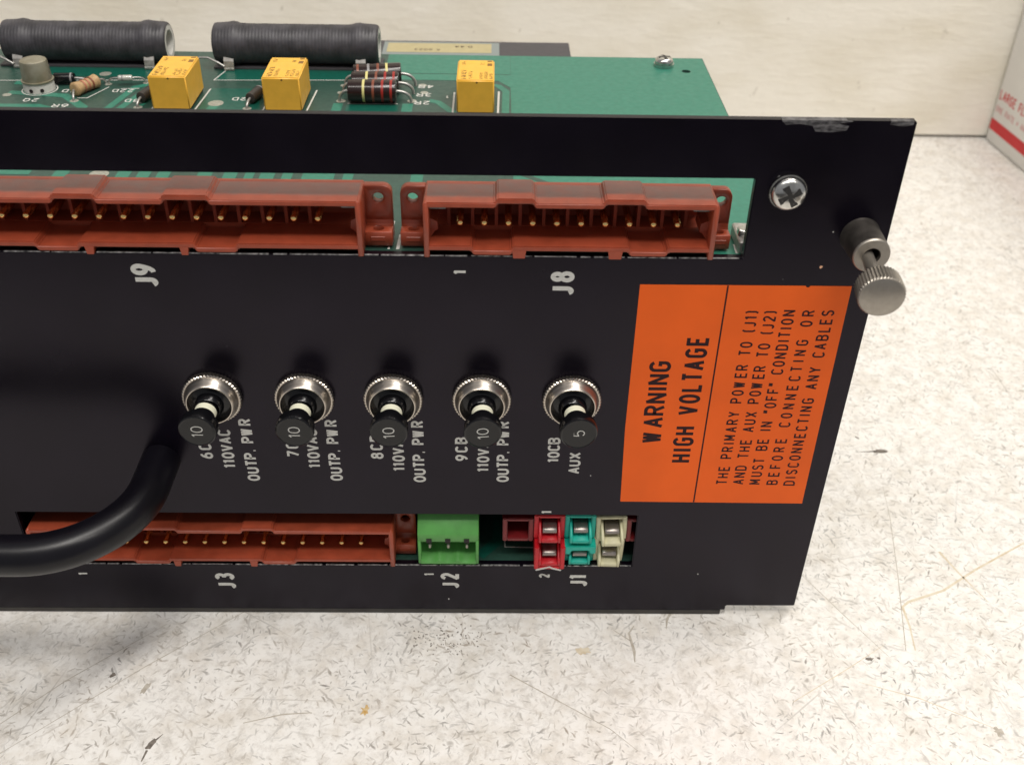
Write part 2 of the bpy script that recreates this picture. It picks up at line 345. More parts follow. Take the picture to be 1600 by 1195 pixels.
# ------------------------------------------------------------------ stroke lettering
def arc(cx, cy, rx, ry, a0, a1, n=8):
    return [(cx+rx*math.cos(math.radians(a0+(a1-a0)*i/n)), cy+ry*math.sin(math.radians(a0+(a1-a0)*i/n))) for i in range(n+1)]
def oval(x0, x1, y0, y1, r=None):               # rounded closed loop
    w = x1-x0; r = r or w/2; ry = min(r*1.0, (y1-y0)/2)
    p = arc(x1-r, y1-ry, r, ry, 0, 90, 5)+arc(x0+r, y1-ry, r, ry, 90, 180, 5)+arc(x0+r, y0+ry, r, ry, 180, 270, 5)+arc(x1-r, y0+ry, r, ry, 270, 360, 5)
    return p+[p[0]]
G = {                                                     # width 1 = glyph width; height 1
 'A': (1.0, [[(0,0),(.5,1),(1,0)], [(.18,.33),(.82,.33)]]),
 'B': (.95, [[(0,0),(0,1),(.55,1)]+arc(.55,.77,.4,.23,90,-90)[1:]+[(0,.54)], [(.55,.54)]+arc(.55,.27,.45,.27,90,-90)[1:]+[(0,0)]]),
 'C': (.95, [arc(.5,.78,.45,.22,15,180,8)+arc(.5,.22,.45,.22,180,345,8)]),
 'D': (.97, [[(0,0),(0,1),(.45,1)]+arc(.45,.7,.5,.3,90,0)[1:]+arc(.45,.3,.5,.3,0,-90)+[(0,0)]]),
 'E': (.85, [[(.9,1),(0,1),(0,0),(.9,0)], [(0,.52),(.75,.52)]]),
 'F': (.82, [[(.9,1),(0,1),(0,0)], [(0,.52),(.72,.52)]]),
 'G': (1.0, [arc(.5,.78,.47,.22,15,180,8)+arc(.5,.22,.47,.22,180,360,8)+[(.97,.5),(.55,.5)]]),
 'H': (.98, [[(0,0),(0,1)], [(.95,0),(.95,1)], [(0,.52),(.95,.52)]]),
 'I': (.18, [[(.09,0),(.09,1)]]),
 'J': (.75, [[(.7,1),(.7,.25)]+arc(.37,.25,.33,.25,0,-150,7)[1:]]),
 'L': (.80, [[(0,1),(0,0),(.85,0)]]),
 'M': (1.2, [[(0,0),(0,1),(.5,.25),(1,1),(1,0)]]),
 'N': (1.0, [[(0,0),(0,1),(.97,0),(.97,1)]]),
 'O': (1.0, [oval(.02,.98,0,1,.46)]),
 'P': (.95, [[(0,0),(0,1),(.52,1)]+arc(.52,.74,.42,.26,90,-90)[1:]+[(0,.48)]]),
 'Q': (1.0, [oval(.02,.98,0,1,.46), [(.6,.25),(1,-.05)]]),
 'R': (1.0, [[(0,0),(0,1),(.52,1)]+arc(.52,.75,.42,.25,90,-90)[1:]+[(0,.5)], [(.5,.5),(.97,0)]]),
 'S': (.92, [arc(.48,.76,.43,.24,20,180,6)+arc(.48,.76,.43,.24,180,270,4)[1:]+arc(.48,.26,.45,.26,90,0,4)[1:]+arc(.48,.26,.45,.26,0,-160,7)[1:]]),
 'T': (.90, [[(0,1),(.95,1)], [(.475,1),(.475,0)]]),
 'U': (.98, [[(0,1),(0,.27)]+arc(.48,.27,.48,.27,180,360,8)+[(.96,1)]]),
 'V': (1.0, [[(0,1),(.5,0),(1,1)]]),
 'W': (1.45, [[(0,1),(.25,0),(.5,.95),(.75,0),(1,1)]]),
 'X': (1.0, [[(0,0),(1,1)], [(0,1),(1,0)]]),
 'Y': (1.0, [[(0,1),(.5,.45),(1,1)], [(.5,.45),(.5,0)]]),
 '0': (.95, [oval(.03,.95,0,1,.44)]),
 '1': (.42, [[(0,.80),(.30,1),(.30,0)]]),
 '2': (.92, [arc(.47,.74,.43,.26,165,0,7)+[(.86,.62),(.03,0),(.95,0)]]),
 '3': (.92, [arc(.45,.77,.40,.23,150,-80,8)+[(.3,.54)], [(.3,.54)]+arc(.45,.27,.45,.27,85,-155,8)]),
 '4': (.95, [[(.72,0),(.72,1),(0,.3),(1,.3)]]),
 '5': (.92, [[(.88,1),(.1,1),(.03,.52)]+arc(.45,.32,.45,.32,130,-150,9)]),
 '6': (.95, [oval(.04,.95,0,.60,.44), [(.80,1.0),(.60,.97),(.38,.85),(.16,.58),(.05,.36)]]),
 '7': (.88, [[(0,1),(.95,1),(.3,0)]]),
 '8': (.95, [oval(.10,.88,.54,1,.38), oval(.03,.95,0,.54,.44)]),
 '9': (.95, [oval(.04,.95,.40,1,.44), [(.19,0),(.39,.03),(.61,.15),(.83,.42),(.94,.64)]]),
 '.': (.22, [[(.02,0),(.20,0)]]),
 '(': (.35, [[(.35,1.08),(.12,.85),(.12,.15),(.35,-.08)]]),
 ')': (.35, [[(0,1.08),(.23,.85),(.23,.15),(0,-.08)]]),
 '"': (.45, [[(.10,1.05),(.02,.68)], [(.46,1.05),(.38,.68)]]),
 '*': (.80, [[(.05,.5),(.75,.5)], [(.4,.85),(.4,.15)], [(.15,.75),(.65,.25)], [(.15,.25),(.65,.75)]]),
}
ZL = [Vector((0,0,0))]
def ribbon(mb, pts, t, place):
    P = [Vector((a, b)) for a, b in pts]
    Q = [P[0]]
    for p in P[1:]:
        if (p-Q[-1]).length > 1e-4: Q.append(p)
    for i in range(1, len(Q)-1):
        if (Q[i]-Q[i-1]).normalized().dot((Q[i+1]-Q[i]).normalized()) < -0.25:
            e = (Q[i]-Q[i-1]).normalized()*t*.18; e2 = (Q[i]-Q[i+1]).normalized()*t*.18
            ribbon(mb, [tuple(q) for q in Q[:i]]+[tuple(Q[i]+e)], t, place)
            ribbon(mb, [tuple(Q[i]+e2)]+[tuple(q) for q in Q[i+1:]], t, lambda p: place(p)+Vector((0,0,0))) if False else ribbon(mb, [tuple(Q[i]+e2)]+[tuple(q) for q in Q[i+1:]], t, (lambda p, pl=place: pl(p)+ZL[0]))
            return
    closed = len(Q) > 3 and (Q[0]-Q[-1]).length < 1e-3
    if closed: Q = Q[:-1]
    n = len(Q)
    if n < 2: return
    L_, R_ = [], []
    for i in range(n):
        a = Q[i-1] if (i > 0 or closed) else None; c = Q[(i+1) % n] if (i < n-1 or closed) else None
        d1 = (Q[i]-a).normalized() if a is not None else None; d2 = (c-Q[i]).normalized() if c is not None else None
        if d1 is None: d1 = d2
        if d2 is None: d2 = d1
        n1 = Vector((-d1.y, d1.x)); n2 = Vector((-d2.y, d2.x)); m_ = n1+n2
        m_ = n1 if m_.length < 1e-3 else m_.normalized()
        k = min(1/max(m_.dot(n1), .35), 2.2)
        L_.append(Q[i]+m_*t/2*k); R_.append(Q[i]-m_*t/2*k)
    vs = [place(p) for p in L_]+[place(p) for p in R_]
    fs = [(i, (i+1) % n, n+(i+1) % n, n+i) for i in range(n if closed else n-1)]
    mb.add(vs, fs)
def lettering(text, o, sdir, udir, H, m, parent, L_=None, gw=0.46, t=0.14, gap=None, name='lettering', slant=0, lift=0.0):
    """text starts at o (left end of the baseline), reads along sdir, letters stand along udir"""
    sd, ud = Vector(sdir), Vector(udir); nrm = sd.cross(ud)
    T_ = t*H; W_ = gw*H
    wd = [(0.42*H if c == ' ' else G[c][0]*(W_-T_)+T_) for c in text]
    if gap is None: gap = (L_-sum(wd))/(len(text)-1) if (L_ and len(text) > 1) else 0.16*H
    mb = MB(); x = 0; ZL[0] = nrm*0.003
    for c, wc in zip(text, wd):
        if c != ' ':
            for k, st in enumerate(G[c][1]):
                pts = [(x+T_/2+px*(W_-T_)+slant*py*H, T_/2+py*(H-T_)) for px, py in st]
                z = lift+0.006*(k+1)
                ribbon(mb, pts, T_, lambda p, z=z: Vector(o)+sd*p.x+ud*p.y+nrm*z)
        x += wc+gap
    return mb.build(name, m, parent)

# ================================================================== setting
mb = MB(); mb.box(-900, 700, -205, 346, -33.5, -3.5)
table = tag(mb.build('tabletop', K['table']), kind='structure')
mb = MB(); mb.box(-900, 700, 325.6, 345, -1.9, 700)
mb_f = MB(); mb_f.box(-3500, 3500, -3500, 346, -920, -900); tag(mb_f.build('unseen_floor', mat('unseen_floor_dark', (0.045, 0.042, 0.040), 0.6, var=0.2, vscale=3)), kind='structure')  # unseen floor, added to keep world light out of the panel's reflection
wall = tag(mb.build('wall', K['wall']), kind='structure')

# marks on the table (flat stains and scratches)
TZ = -3.5+0.02
def blob(name, cx, cy, rx, ry, m, rough=.35, n=16, seed=0, ang=0):
    rd = random.Random(seed); pts = []
    for i in range(n):
        a = 2*PI*i/n; k = 1+rd.uniform(-rough, rough)
        x, y = rx*k*math.cos(a), ry*k*math.sin(a)
        pts.append((cx+x*math.cos(ang)-y*math.sin(ang), cy+x*math.sin(ang)+y*math.cos(ang)))
    b_ = MB(); b_.prism_z(pts, TZ-0.01, TZ); return b_.build(name, m, table)
def streak(name, pts, wds, m):
    b_ = MB(); vs = []; fs = []
    P = [Vector(p) for p in pts]
    for i, p in enumerate(P):
        d = (P[min(i+1, len(P)-1)]-P[max(i-1, 0)]).normalized(); nn = Vector((-d.y, d.x))*wds[i]/2
        vs += [(p.x+nn.x, p.y+nn.y, TZ), (p.x-nn.x, p.y-nn.y, TZ)]
    fs = [(2*i, 2*i+1, 2*i+3, 2*i+2) for i in range(len(P)-1)]
    b_.add(vs, fs); return b_.build(name, m, table)
blob('rust_stain', -111.2, -30.6, 1.0, 1.3, K['rust'], .6, seed=3)
blob('nick', -160.4, -40.5, 0.7, 1.9, K['nick'], .3, seed=4, ang=-0.6); streak('scratch', [(-159.6,-39.3),(-158.3,-37.6)], [.5,.1], K['nick']); streak('scratch', [(-160.9,-42),(-161.4,-45)], [.6,.3], K['nick'])
blob('nick', 44.2, 69, 2.4, .9, K['nick'], .25, seed=5); streak('scratch', [(36,68.6),(43,69)], [.1,.7], K['nick'])
blob('nick', 38.6, 76, .3, .9, K['nick'], .1, seed=6, ang=.7)
streak('scratch', [(-43.0,-4.0),(-44.6,-6.5),(-44.2,-9.5),(-43.8,-12.5),(-44.0,-16.0)], [.25,.5,.7,.8,.2], K['scr'])
streak('scratch', [(-48.5,-5.5),(-44.4,-9.0)], [.15,.3], K['scr'])
streak('scratch', [(-32,2),(-34,-2),(-34.5,-5)], [.4,.7,.2], K['scr'])
streak('scratch', [(29.5,-12),(30.6,-4),(30.8,3),(33,4.8),(44,9),(56,17),(78,30)], [.3,.5,.7,.8,.7,.6,.5], K['tanmark'])
streak('scratch', [(48,24),(50.6,16),(55,5)], [.7,.5,.2], K['tanmark'])
blob('nick', 16.7, -14.7, 1.1, .55, K['nick'], .3, seed=8); blob('nick', 19.2, -14.4, .45, .4, K['nick'], .3, seed=9)
blob('stain', 41.8, -36.4, 1.1, 1.0, K['scr'], .6, seed=10)
blob('stain', -57, -12.3, 1.6, 1.4, K['tanmark'], .5, seed=12)
blob('nick', -175.3, -20.6, .9, .6, K['nick'], .4, seed=13, ang=.7); blob('nick', -166, -24.5, .7, 1.8, K['scr'], .3, seed=14, ang=-.35)
rd = random.Random(21)
b_ = MB()
for i in range(110):                               # spatter of tiny black specks
    cx = rd.gauss(-92.5, 6.2); cy = rd.gauss(-8.5, 2.6); r = rd.uniform(.09, .26)
    b_.prism_z([(cx+r*math.cos(a*PI/3), cy+r*math.sin(a*PI/3)*rd.uniform(.7,1.3)) for a in range(6)], TZ-0.01, TZ)
tag(b_.build('specks', K['nick'], table), kind='stuff')
streak('scratch', [(-213,-52),(-186,-22),(-166,-4)], [.12,.22,.1], K['scr']); streak('scratch', [(-200,-48),(-168,-18),(-140,6)], [.1,.24,.1], K['scr'])
streak('scratch', [(27,-12),(33,14),(38,38),(40,52)], [.25,.22,.18,.1], K['scr'])
streak('scratch', [(-76,-20),(-52,-36),(-46,-42)], [.3,.2,.1], K['scr'])
streak('scratch', [(-6,-28),(10,-18),(22,-10)], [.15,.25,.1], K['tanmark']); streak('scratch', [(2,22),(14,0),(22,-14)], [.1,.25,.1], K['scr'])
streak('scratch', [(12,-22),(26,-27),(42,-36)], [.1,.3,.12], K['tanmark'])
streak('scratch', [(-140,-34.5),(-131,-32),(-124,-31.5)], [.2,.4,.2], K['scr'])

# ================================================================== shipping box
BO = Vector((174.4, 324.0, -3.4)); bd = Vector((4, -41, 0)).normalized(); bn_ = Vector((-bd.y, bd.x, 0))  # bd: toward camera, bn_: into the box (+x)
box = empty('shipping_box', BO)
tag(box, 'white cardboard shipping box with a red stripe standing against the wall', 'box')
def bp_(a, h, out=0): return BO+bd*a-bn_*0+Vector((0,0,h))-bn_*out
mb = MB()
vs = []
for h in (0, 150):
    for a, q in ((0, 0), (300, 0), (300, 220), (0, 220)):
        vs.append(BO+bd*a+bn_*q+Vector((0,0,h)))
mb.add(vs, [(3,2,1,0),(4,5,6,7),(0,1,5,4),(1,2,6,5),(2,3,7,6),(3,0,4,7)])
mb.build('carton', K['card'], box, bevel=0.8, seg=2)
mb = MB(); P4 = [bp_(0.6,6.6,.05), bp_(299,6.6,.05), bp_(299,12.2,.05), bp_(0.6,12.2,.05)]
mb.add(P4, [(0,1,2,3)]); tag(mb.build('stripe', K['red_ink'], box))
lettering("LARGE FLAT RATE BOX", bp_(2.0, 22.6, .06), bd, (0,0,1), 5.0, K['red_ink'], box, gw=.56, t=.16, gap=.55)
lettering("ONE RATE * ANY WEIGHT", bp_(1.8, 16.3, .06), bd, (0,0,1), 3.1, K['grey_red_ink'], box, gw=.62, t=.12, gap=.6)

# ================================================================== rack module
mod = empty('rack_module', (-241, 80, -3.5))
tag(mod, 'black rack-mount electronics module with green circuit boards and orange warning label lying on white table', 'electronics module')

# front panel: one plate with two window rows
xs = [-482, -463.7, -437.3, -290, -197.5, -44.7, -29.2, -18.4, 0]
zs = [-1.7, 0, 14.8, 32.4, 105.05, 122.9, 135.1]
def keep(i, j):
    x = (xs[i]+xs[i+1])/2; z = (zs[j]+zs[j+1])/2
    if z < 0 and (x > -18.4 or x < -463.7): return False
    if 14.8 < z < 32.4 and ((-197.5 < x < -44.7) or (-437.3 < x < -290)): return False
    if 105.05 < z < 122.9 and (-290 < x < -29.2): return False
    if 105.05 < z < 122.9 and (-437.3 < x < -290): return False
    return True
y0, y1 = 0.0, 2.0
vid = {}; V = []; F = []
def gv(i, j, s):
    if (i, j, s) not in vid: vid[(i, j, s)] = len(V); V.append((xs[i], y0 if s == 0 else y1, zs[j]))
    return vid[(i, j, s)]
nx, nz = len(xs)-1, len(zs)-1
kp = {(i, j): keep(i, j) for i in range(nx) for j in range(nz)}
for (i, j), k in kp.items():
    if not k: continue
    F.append((gv(i,j,0), gv(i+1,j,0), gv(i+1,j+1,0), gv(i,j+1,0))); F.append((gv(i,j,1), gv(i,j+1,1), gv(i+1,j+1,1), gv(i+1,j,1)))
    if not kp.get((i-1,j)): F.append((gv(i,j,0), gv(i,j+1,0), gv(i,j+1,1), gv(i,j,1)))
    if not kp.get((i+1,j)): F.append((gv(i+1,j,0), gv(i+1,j,1), gv(i+1,j+1,1), gv(i+1,j+1,0)))
    if not kp.get((i,j-1)): F.append((gv(i,j,0), gv(i,j,1), gv(i+1,j,1), gv(i+1,j,0)))
    if not kp.get((i,j+1)): F.append((gv(i,j+1,0), gv(i+1,j+1,0), gv(i+1,j+1,1), gv(i,j+1,1)))
mb = MB(); mb.add(V, F)
panel = mb.build('front_panel', K['panel'], mod, bevel=0.22, seg=2)
# bare metal showing along the sawn window edges
def edge_strip(x0, x1, z, nme='bare_edge'):
    b_ = MB(); x = x0; rd = random.Random(int(z*10))
    while x < x1:
        l = rd.uniform(2, 14); e = min(x+l, x1); h = rd.uniform(.10, .20)
        b_.box(x, e, -0.03, 0.30, z-h, z+0.03); x = e+rd.uniform(0.05, 1.0)
    return b_.build(nme, K['bare'], panel)
edge_strip(-289, -29.4, 105.05); edge_strip(-196, -45, 14.8)
# worn patch on the top edge
mb = MB()
mb.prism_y([(-26,134.9),(-25.2,134.2),(-22.5,134.4),(-20,134.0),(-19.3,132.9),(-16.2,132.8),(-13.3,133.2),(-13.0,134.1),(-15,134.5),(-12.4,135.0),(-14,135.16),(-26,135.16)], -0.03, 1.6)
mb.build('worn_patch', K['worn'], panel)
mb = MB(); mb.prism_y([(-5.2,134.5),(-2.6,134.1),(-.6,134.5),(-.7,135.15),(-5,135.15)], -0.03, 1.5); mb.build('worn_patch', K['worn'], panel)
for (x, z, r, k) in [(-11.6,111.4,.16,'paint'), (-12.6,103.2,.38,'copperchip'), (-24.6,123.4,.35,'bare'), (-57.2,45.4,.16,'paint'),(-20,100.2,.15,'worn'),(-92,2.2,.25,'paint'),(-27.3,12,.2,'paint'),(-50,22,.12,'worn'),(-139,82,.1,'worn')]:
    b_ = MB(); a = random.random()*3
    b_.prism_y([(x+r*math.cos(a+t_)*(1.3 if t_ < 2 else .7), z+r*math.sin(a+t_)) for t_ in (0,1.1,2.3,3.4,4.6,5.5)], -0.03, -0.002)
    b_.build('chip', K[k], panel)

# printed lettering on the panel: starts at (x of baseline, z), reads upwards
UP, LF = (0,0,1), (-1,0,0)
for tx, xb, H, z0, z1, gw, t in [
  ('6CB', -146.6, 3.0, 49.9, None, .68, .19), ('110VAC', -141.6, 3.0, 47.1, 58.8, .68, .19), ('OUTP. PWR', -136.4, 3.0, 43.1, 62.0, .68, .19),
  ('7CB', -126.2, 3.0, 50.6, None, .68, .19), ('110VAC', -121.5, 3.0, 47.3, 59.0, .68, .19), ('OUTP. PWR', -116.6, 3.0, 43.3, 61.9, .68, .19),
  ('8CB', -106.5, 3.0, 50.2, None, .68, .19), ('110VAC', -101.5, 3.0, 46.5, 58.2, .68, .19), ('OUTP. PWR', -96.7, 3.0, 43.0, 61.8, .68, .19),
  ('9CB', -86.6, 3.0, 49.7, None, .68, .19), ('110VAC', -81.5, 3.0, 46.4, 58.1, .68, .19), ('OUTP. PWR', -76.8, 3.0, 43.2, 61.8, .68, .19),
  ('10CB', -64.9, 2.9, 49.5, 57.0, .68, .19), ('AUX', -59.8, 2.9, 46.0, 52.6, .70, .19),
  ('J9', -151.0, 5.2, 96.8, 102.4, .56, .205), ('J8', -63.9, 5.0, 95.7, 101.6, .56, .205), ('1', -86.4, 2.9, 100.6, None, .6, .2),
  ('J3', -147.2, 5.0, 5.7, 11.6, .56, .2), ('1', -184.5, 2.6, 10.6, None, .6, .2), ('J2', -89.2, 4.8, 6.2, 12.0, .56, .2), ('1', -95.5, 2.8, 11.0, None, .5, .17),
  ('J1', -55.8, 4.9, 7.1, 11.6, .56, .2), ('2', -65.7, 2.8, 10.3, None, .6, .2), ('1', -65.9, 2.8, 33.0, None, .5, .19)]:
    if z1 is None:
        lettering(tx, (xb, -0.02, z0), UP, LF, H, K['paint'], panel, gw=gw, t=t, gap=.22*H*1.0)
    else:
        lettering(tx, (xb, -0.02, z0), UP, LF, H, K['paint'], panel, L_=z1-z0, gw=gw, t=t)

# orange warning label
mb = MB()
mb.plate([(-50.0,98.6),(-50.05,60),(-49.4,37.2),(-4.6,36.9),(-4.9,70),(-5.1,98.7),(-13.9,98.65)]+arc(-14.4,98.65,.45,.4,0,-180,6)+[(-14.9,98.65)], [], -0.09, -0.004)
label = mb.build('warning_label', K['orange'], mod)
mb = MB(); mb.box(-31.55, -31.2, -0.115, -0.08, 37.15, 98.6); mb.build('dividing_line', K['ink'], label)
for tx, xb, H, z0, z1, gw, t in [
  ('WARNING', -41.2, 4.9, 55.8, 79.1, .62, .17), ('HIGH VOLTAGE', -33.6, 4.9, 49.8, 85.6, .54, .17),
  ('THE PRIMARY POWER TO (J1)', -23.9, 2.8, 42.9, 92.5, .58, .15), ('AND THE AUX POWER TO (J2)', -19.9, 2.8, 43.0, 92.5, .58, .15),
  ('MUST BE IN "OFF" CONDITION', -15.9, 2.8, 43.0, 92.7, .58, .15), ('BEFORE CONNECTING OR', -11.7, 2.75, 42.9, 92.7, .58, .15),
  ('DISCONNECTING ANY CABLES', -7.5, 2.8, 42.7, 92.7, .58, .15)]:
    lettering(tx, (xb, -0.092, z0), UP, LF, H, K['ink'], label, L_=z1-z0, gw=gw, t=t)

# carrying handle
R_, TX, TY, TZH = 22.0, -159.0, -31.6, 49.6
path = [(TX, 0.5, TZH), (TX, -3, TZH)]+[(TX-R_+R_*math.cos(a), TY+R_-R_*math.sin(a), TZH) for a in [PI/2*i/16 for i in range(17)]]
left = [(-482-x, y, z) for x, y, z in reversed(path)]
mb = MB(); mb.tube(path+left, 4.45, 36)
handle = mb.build('handle', K['black_tube'], mod, smooth=40)

# circuit breakers
def breaker(x, digits, slant, drot=0.0, bx=0.0):
    t = empty('circuit_breaker', (x, 0, 68.6), mod); o = (x, 0, 68.6); ax = (0,-1,0)
    mb = MB(); mb.lathe([(0,6.45),(.25,6.7),(1.5,6.7),(1.75,6.5),(1.75,4.9),(0,4.9)], o, ax, 104, caps=False, tooth=({0,1,2,3},.28)); mb.build('knurled_nut', K['nickel'], t)
    mb = MB(); mb.lathe([(1.6,6.15),(2.0,6.1),(2.7,5.75),(3.0,5.6),(3.7,5.35),(3.95,5.15),(3.95,4.95),(1.0,4.9)], o, ax, 64, caps=False); mb.build('collar', K['nickel'], t, smooth=50)
    mb = MB(); mb.lathe([(0,4.9),(2.9,4.9),(3.0,4.75),(3.05,3.5),(3.3,3.15),(4.9,2.75),(5.2,2.5),(4.2,2.45)], o, ax, 48, caps=False)
    mb.lathe([(4.4,2.45),(4.4,0.0)], o, ax, 48); mb.build('bushing', K['bakelite'], t, smooth=35)
    ax = Vector((bx,-1,0)).normalized()
    mb = MB(); mb.lathe([(4.3,2.3),(5.9,2.3)], o, ax, 40, caps=False); mb.build('plunger', K['bakelite'], t, smooth=35)
    mb = MB(); mb.lathe([(5.9,2.4),(7.8,2.4)], o, ax, 40, caps=True); mb.build('white_band', K['band'], t, smooth=35)
    mb = MB(); mb.lathe([(7.8,2.48),(9.4,2.5),(9.9,2.9),(10.2,3.8),(10.5,4.1),(12.6,4.2),(13.0,4.05),(13.2,3.8),(13.1,3.65),(13.1,0.0)], o, ax, 56, caps=False)
    bt = mb.build('push_button', K['bakelite'], t, smooth=30)
    H = 2.6; L_ = 2.2 if len(digits) == 2 else 1.3
    tw = L_+.3 if len(digits) == 2 else 1.15
    sd = Vector((math.sin(drot), 0, math.cos(drot))); ud = Vector((-math.cos(drot), 0, math.sin(drot)))
    oo = Vector((x+bx*13, -13.14, 68.75))-sd*(tw*.65)-ud*(H/2)
    lettering(digits, oo, sd, ud, H, K['paint'], t, gw=.70, t=.085, gap=.30, slant=slant)
    return t
for x, dg, sl, dr, bx in ((-144.0,'10',0,.03,-.045), (-123.3,'10',0,.02,-.03), (-103.3,'10',.0,-.06,0), (-83.3,'10',.0,-.10,.03), (-62.9,'5',0,-.08,.065)):
    breaker(x, dg, sl, dr, bx)

# panel screw (pan head, cross recess)
def pan_screw(o, ax, r, h, m, parent, rot=0.3, name='screw', washer=None):
    o = Vector(o); a = Vector(ax).normalized(); t = empty(name, o, parent)
    mb = MB()
    prof = [(0,r)]+[(h*(.15+.85*math.sin(q)), r*math.cos(q)**.55 if math.cos(q) > 0 else 0) for q in [PI/2*i/9*.93 for i in range(1,10)]]
    prof.append((h*.995, 0.0))
    mb.lathe(prof, o, ax, 40, caps=False); head = mb.build('screw_head', m, t, smooth=60)
    ref = Vector((0,0,1)) if abs(a.z) < .9 else Vector((0,1,0))
    e1 = (a.cross(ref)).normalized(); e2 = a.cross(e1)
    mb = MB(); L2, W2 = r*.66, r*.17
    c, s_ = math.cos(rot), math.sin(rot); d1 = e1*c+e2*s_; d2 = e2*c-e1*s_
    pts = [(W2,W2),(W2*1.2,L2),(-W2*1.2,L2),(-W2,W2),(-L2,W2*1.2),(-L2,-W2*1.2),(-W2,-W2),(-W2*1.2,-L2),(W2*1.2,-L2),(W2,-W2),(L2,-W2*1.2),(L2,W2*1.2)]
    ring = [o+a*(h*(1.0 if abs(p)+abs(q) < r*.45 else .93)+.02)+d1*p+d2*q for p, q in pts]
    cen = o+a*(h*1.0+.02)
    low = [o+a*(h*.985+.03)+d1*p*.45+d2*q*.45 for p, q in pts]
    n = len(pts); mb.add(ring+low, [(i,(i+1)%n,n+(i+1)%n,n+i) for i in range(n)]+[list(range(n,2*n))])
    mb.build('cross_recess', K['recess'], t)
    if washer:
        mb = MB(); mb.lathe([(-washer[1],washer[0]),(-.03,washer[0]),(-.03,r*.5)], o, ax, 36, caps=True); mb.build('washer', K['zinc'], t, smooth=30)
    return t
K['recess'] = mat("screw_recess", (0.045, 0.043, 0.042), 0.5, 0.6)
pan_screw((-22.6, -0.9, 120.5), (0,-1,0), 3.55, 2.1, K['zinc'], mod, rot=.55, washer=(3.75,.85))

# thumb screw at the right edge
ts = empty('thumb_screw', (-5.9, 0, 110.9), mod)
o = Vector((-5.9,0,110.6))
mb = MB(); mb.lathe([(8.0,3.74),(8.25,3.7),(8.5,3.5),(8.5,1.75),(7.5,1.7)], o, (0,-1,0), 48, caps=False); mb.build('ferrule_rim', K['satin_nickel'], ts, smooth=35)
mb = MB(); mb.lathe([(0,4.1),(.4,3.95),(8.0,3.74)], o, (0,-1,0), 48, caps=False); mb.lathe([(7.5,1.7),(5,1.7),(5,0)], o, (0,-1,0), 48, caps=False); mb.build('ferrule', K['satin_dark_reflection'], ts, smooth=35)
ax = Vector((-.085,-1,-.045)).normalized()
mb = MB(); mb.lathe([(4,1.25),(17.7,1.25),(18.4,1.6)], o, ax, 28, caps=False); mb.build('shank', K['satin_nickel'], ts, smooth=35)
mb = MB(); mb.lathe([(18.0,3.6),(18.3,4.4),(22.2,4.5),(22.6,4.2),(22.6,0)], o, ax, 84, caps=False, tooth=({1,2},.24))
mb.lathe([(18.0,3.6),(18.0,0)], o, ax, 84, caps=False); mb.build('knurled_knob', K['satin_nickel'], ts)
mb = MB(); mb.lathe([(22.55,4.15),(22.7,3.85),(22.7,0)], o, ax, 60, caps=False); mb.build('knob_face', K['satin_nickel'], ts, smooth=30)

# chassis behind the panel
mb = MB(); mb.box(-462, -19.5, 0.12, 158, -3.42, -1.75); mb.build('bottom_plate', K['chassis'], mod, bevel=.2)
mb = MB(); mb.box(-27.6, -26.0, 2.1, 118, -1.7, 100); mb.build('side_plate', K['chassis'], mod)
mb = MB(); mb.box(-456, -454.4, 2.1, 118, -1.7, 100); mb.build('side_plate', K['chassis'], mod)
mb = MB(); mb.box(-454.3, -27.7, 116, 117.6, -1.7, 100); mb.build('rear_plate', K['chassis'], mod)
# small steel bracket seen at the right end of the upper window
mb = MB(); mb.box(-29.6, -26.2, 3.2, 12, 104.4, 107.2); mb.build('bracket', K['tin'], mod, bevel=.3)
mb = MB(); mb.lathe([(0,1.7),(1.6,1.7)], (-28.0,6.4,107.2), (0,0,1), 6); mb.build('hex_nut', K['zinc'], mod, bevel=.15)
# rear cover with its paper label
mb = MB(); mb.prism_x([(134,80),(165.5,80),(166,94.2),(165.2,95.5),(134,96)], -150, -56); cover = mb.build('rear_cover', K['cover'], mod, bevel=.3)
mb = MB(); mb.box(-118, -79.6, 147.5, 162.2, 95.8, 96.06); frame = mb.build('label_sleeve', K['sleeve'] if 'sleeve' in K else K['grey_plastic'], mod)
mb = MB(); mb.box(-116.6, -82.2, 151.8, 160.8, 96.0, 96.12); plab = mb.build('paper_label', K['paper'], mod)
def micro(o, sd, ud, n, H, m, parent, seed, gap=.35):     # print too small to read in the photograph
    rd = random.Random(seed); b_ = MB(); x = 0; sd, ud = Vector(sd), Vector(ud); nr = sd.cross(ud)
    for i in range(n):
        wd = H*rd.uniform(.45,.65)
        for k in range(2):
            a = rd.random(); pts = [(x+wd*rd.choice((0,.5,1)), H*rd.choice((0,.5,1))) for _ in range(3)]
            ribbon(b_, pts, H*.2, lambda p, k=k: Vector(o)+sd*p.x+ud*p.y+nr*(.01+.005*k))
        x += wd+gap*H
    return b_.build('lettering', m, parent)
lettering("0.44", (-88.5, 158.6, 96.13), (-1,0,0), (0,-1,0), 1.9, K['ink'], plab, gw=.8, t=.16)
lettering("A 6023", (-99, 155.2, 96.13), (-1,0,0), (0,-1,0), 1.7, K['ink'], plab, gw=.8, t=.14)

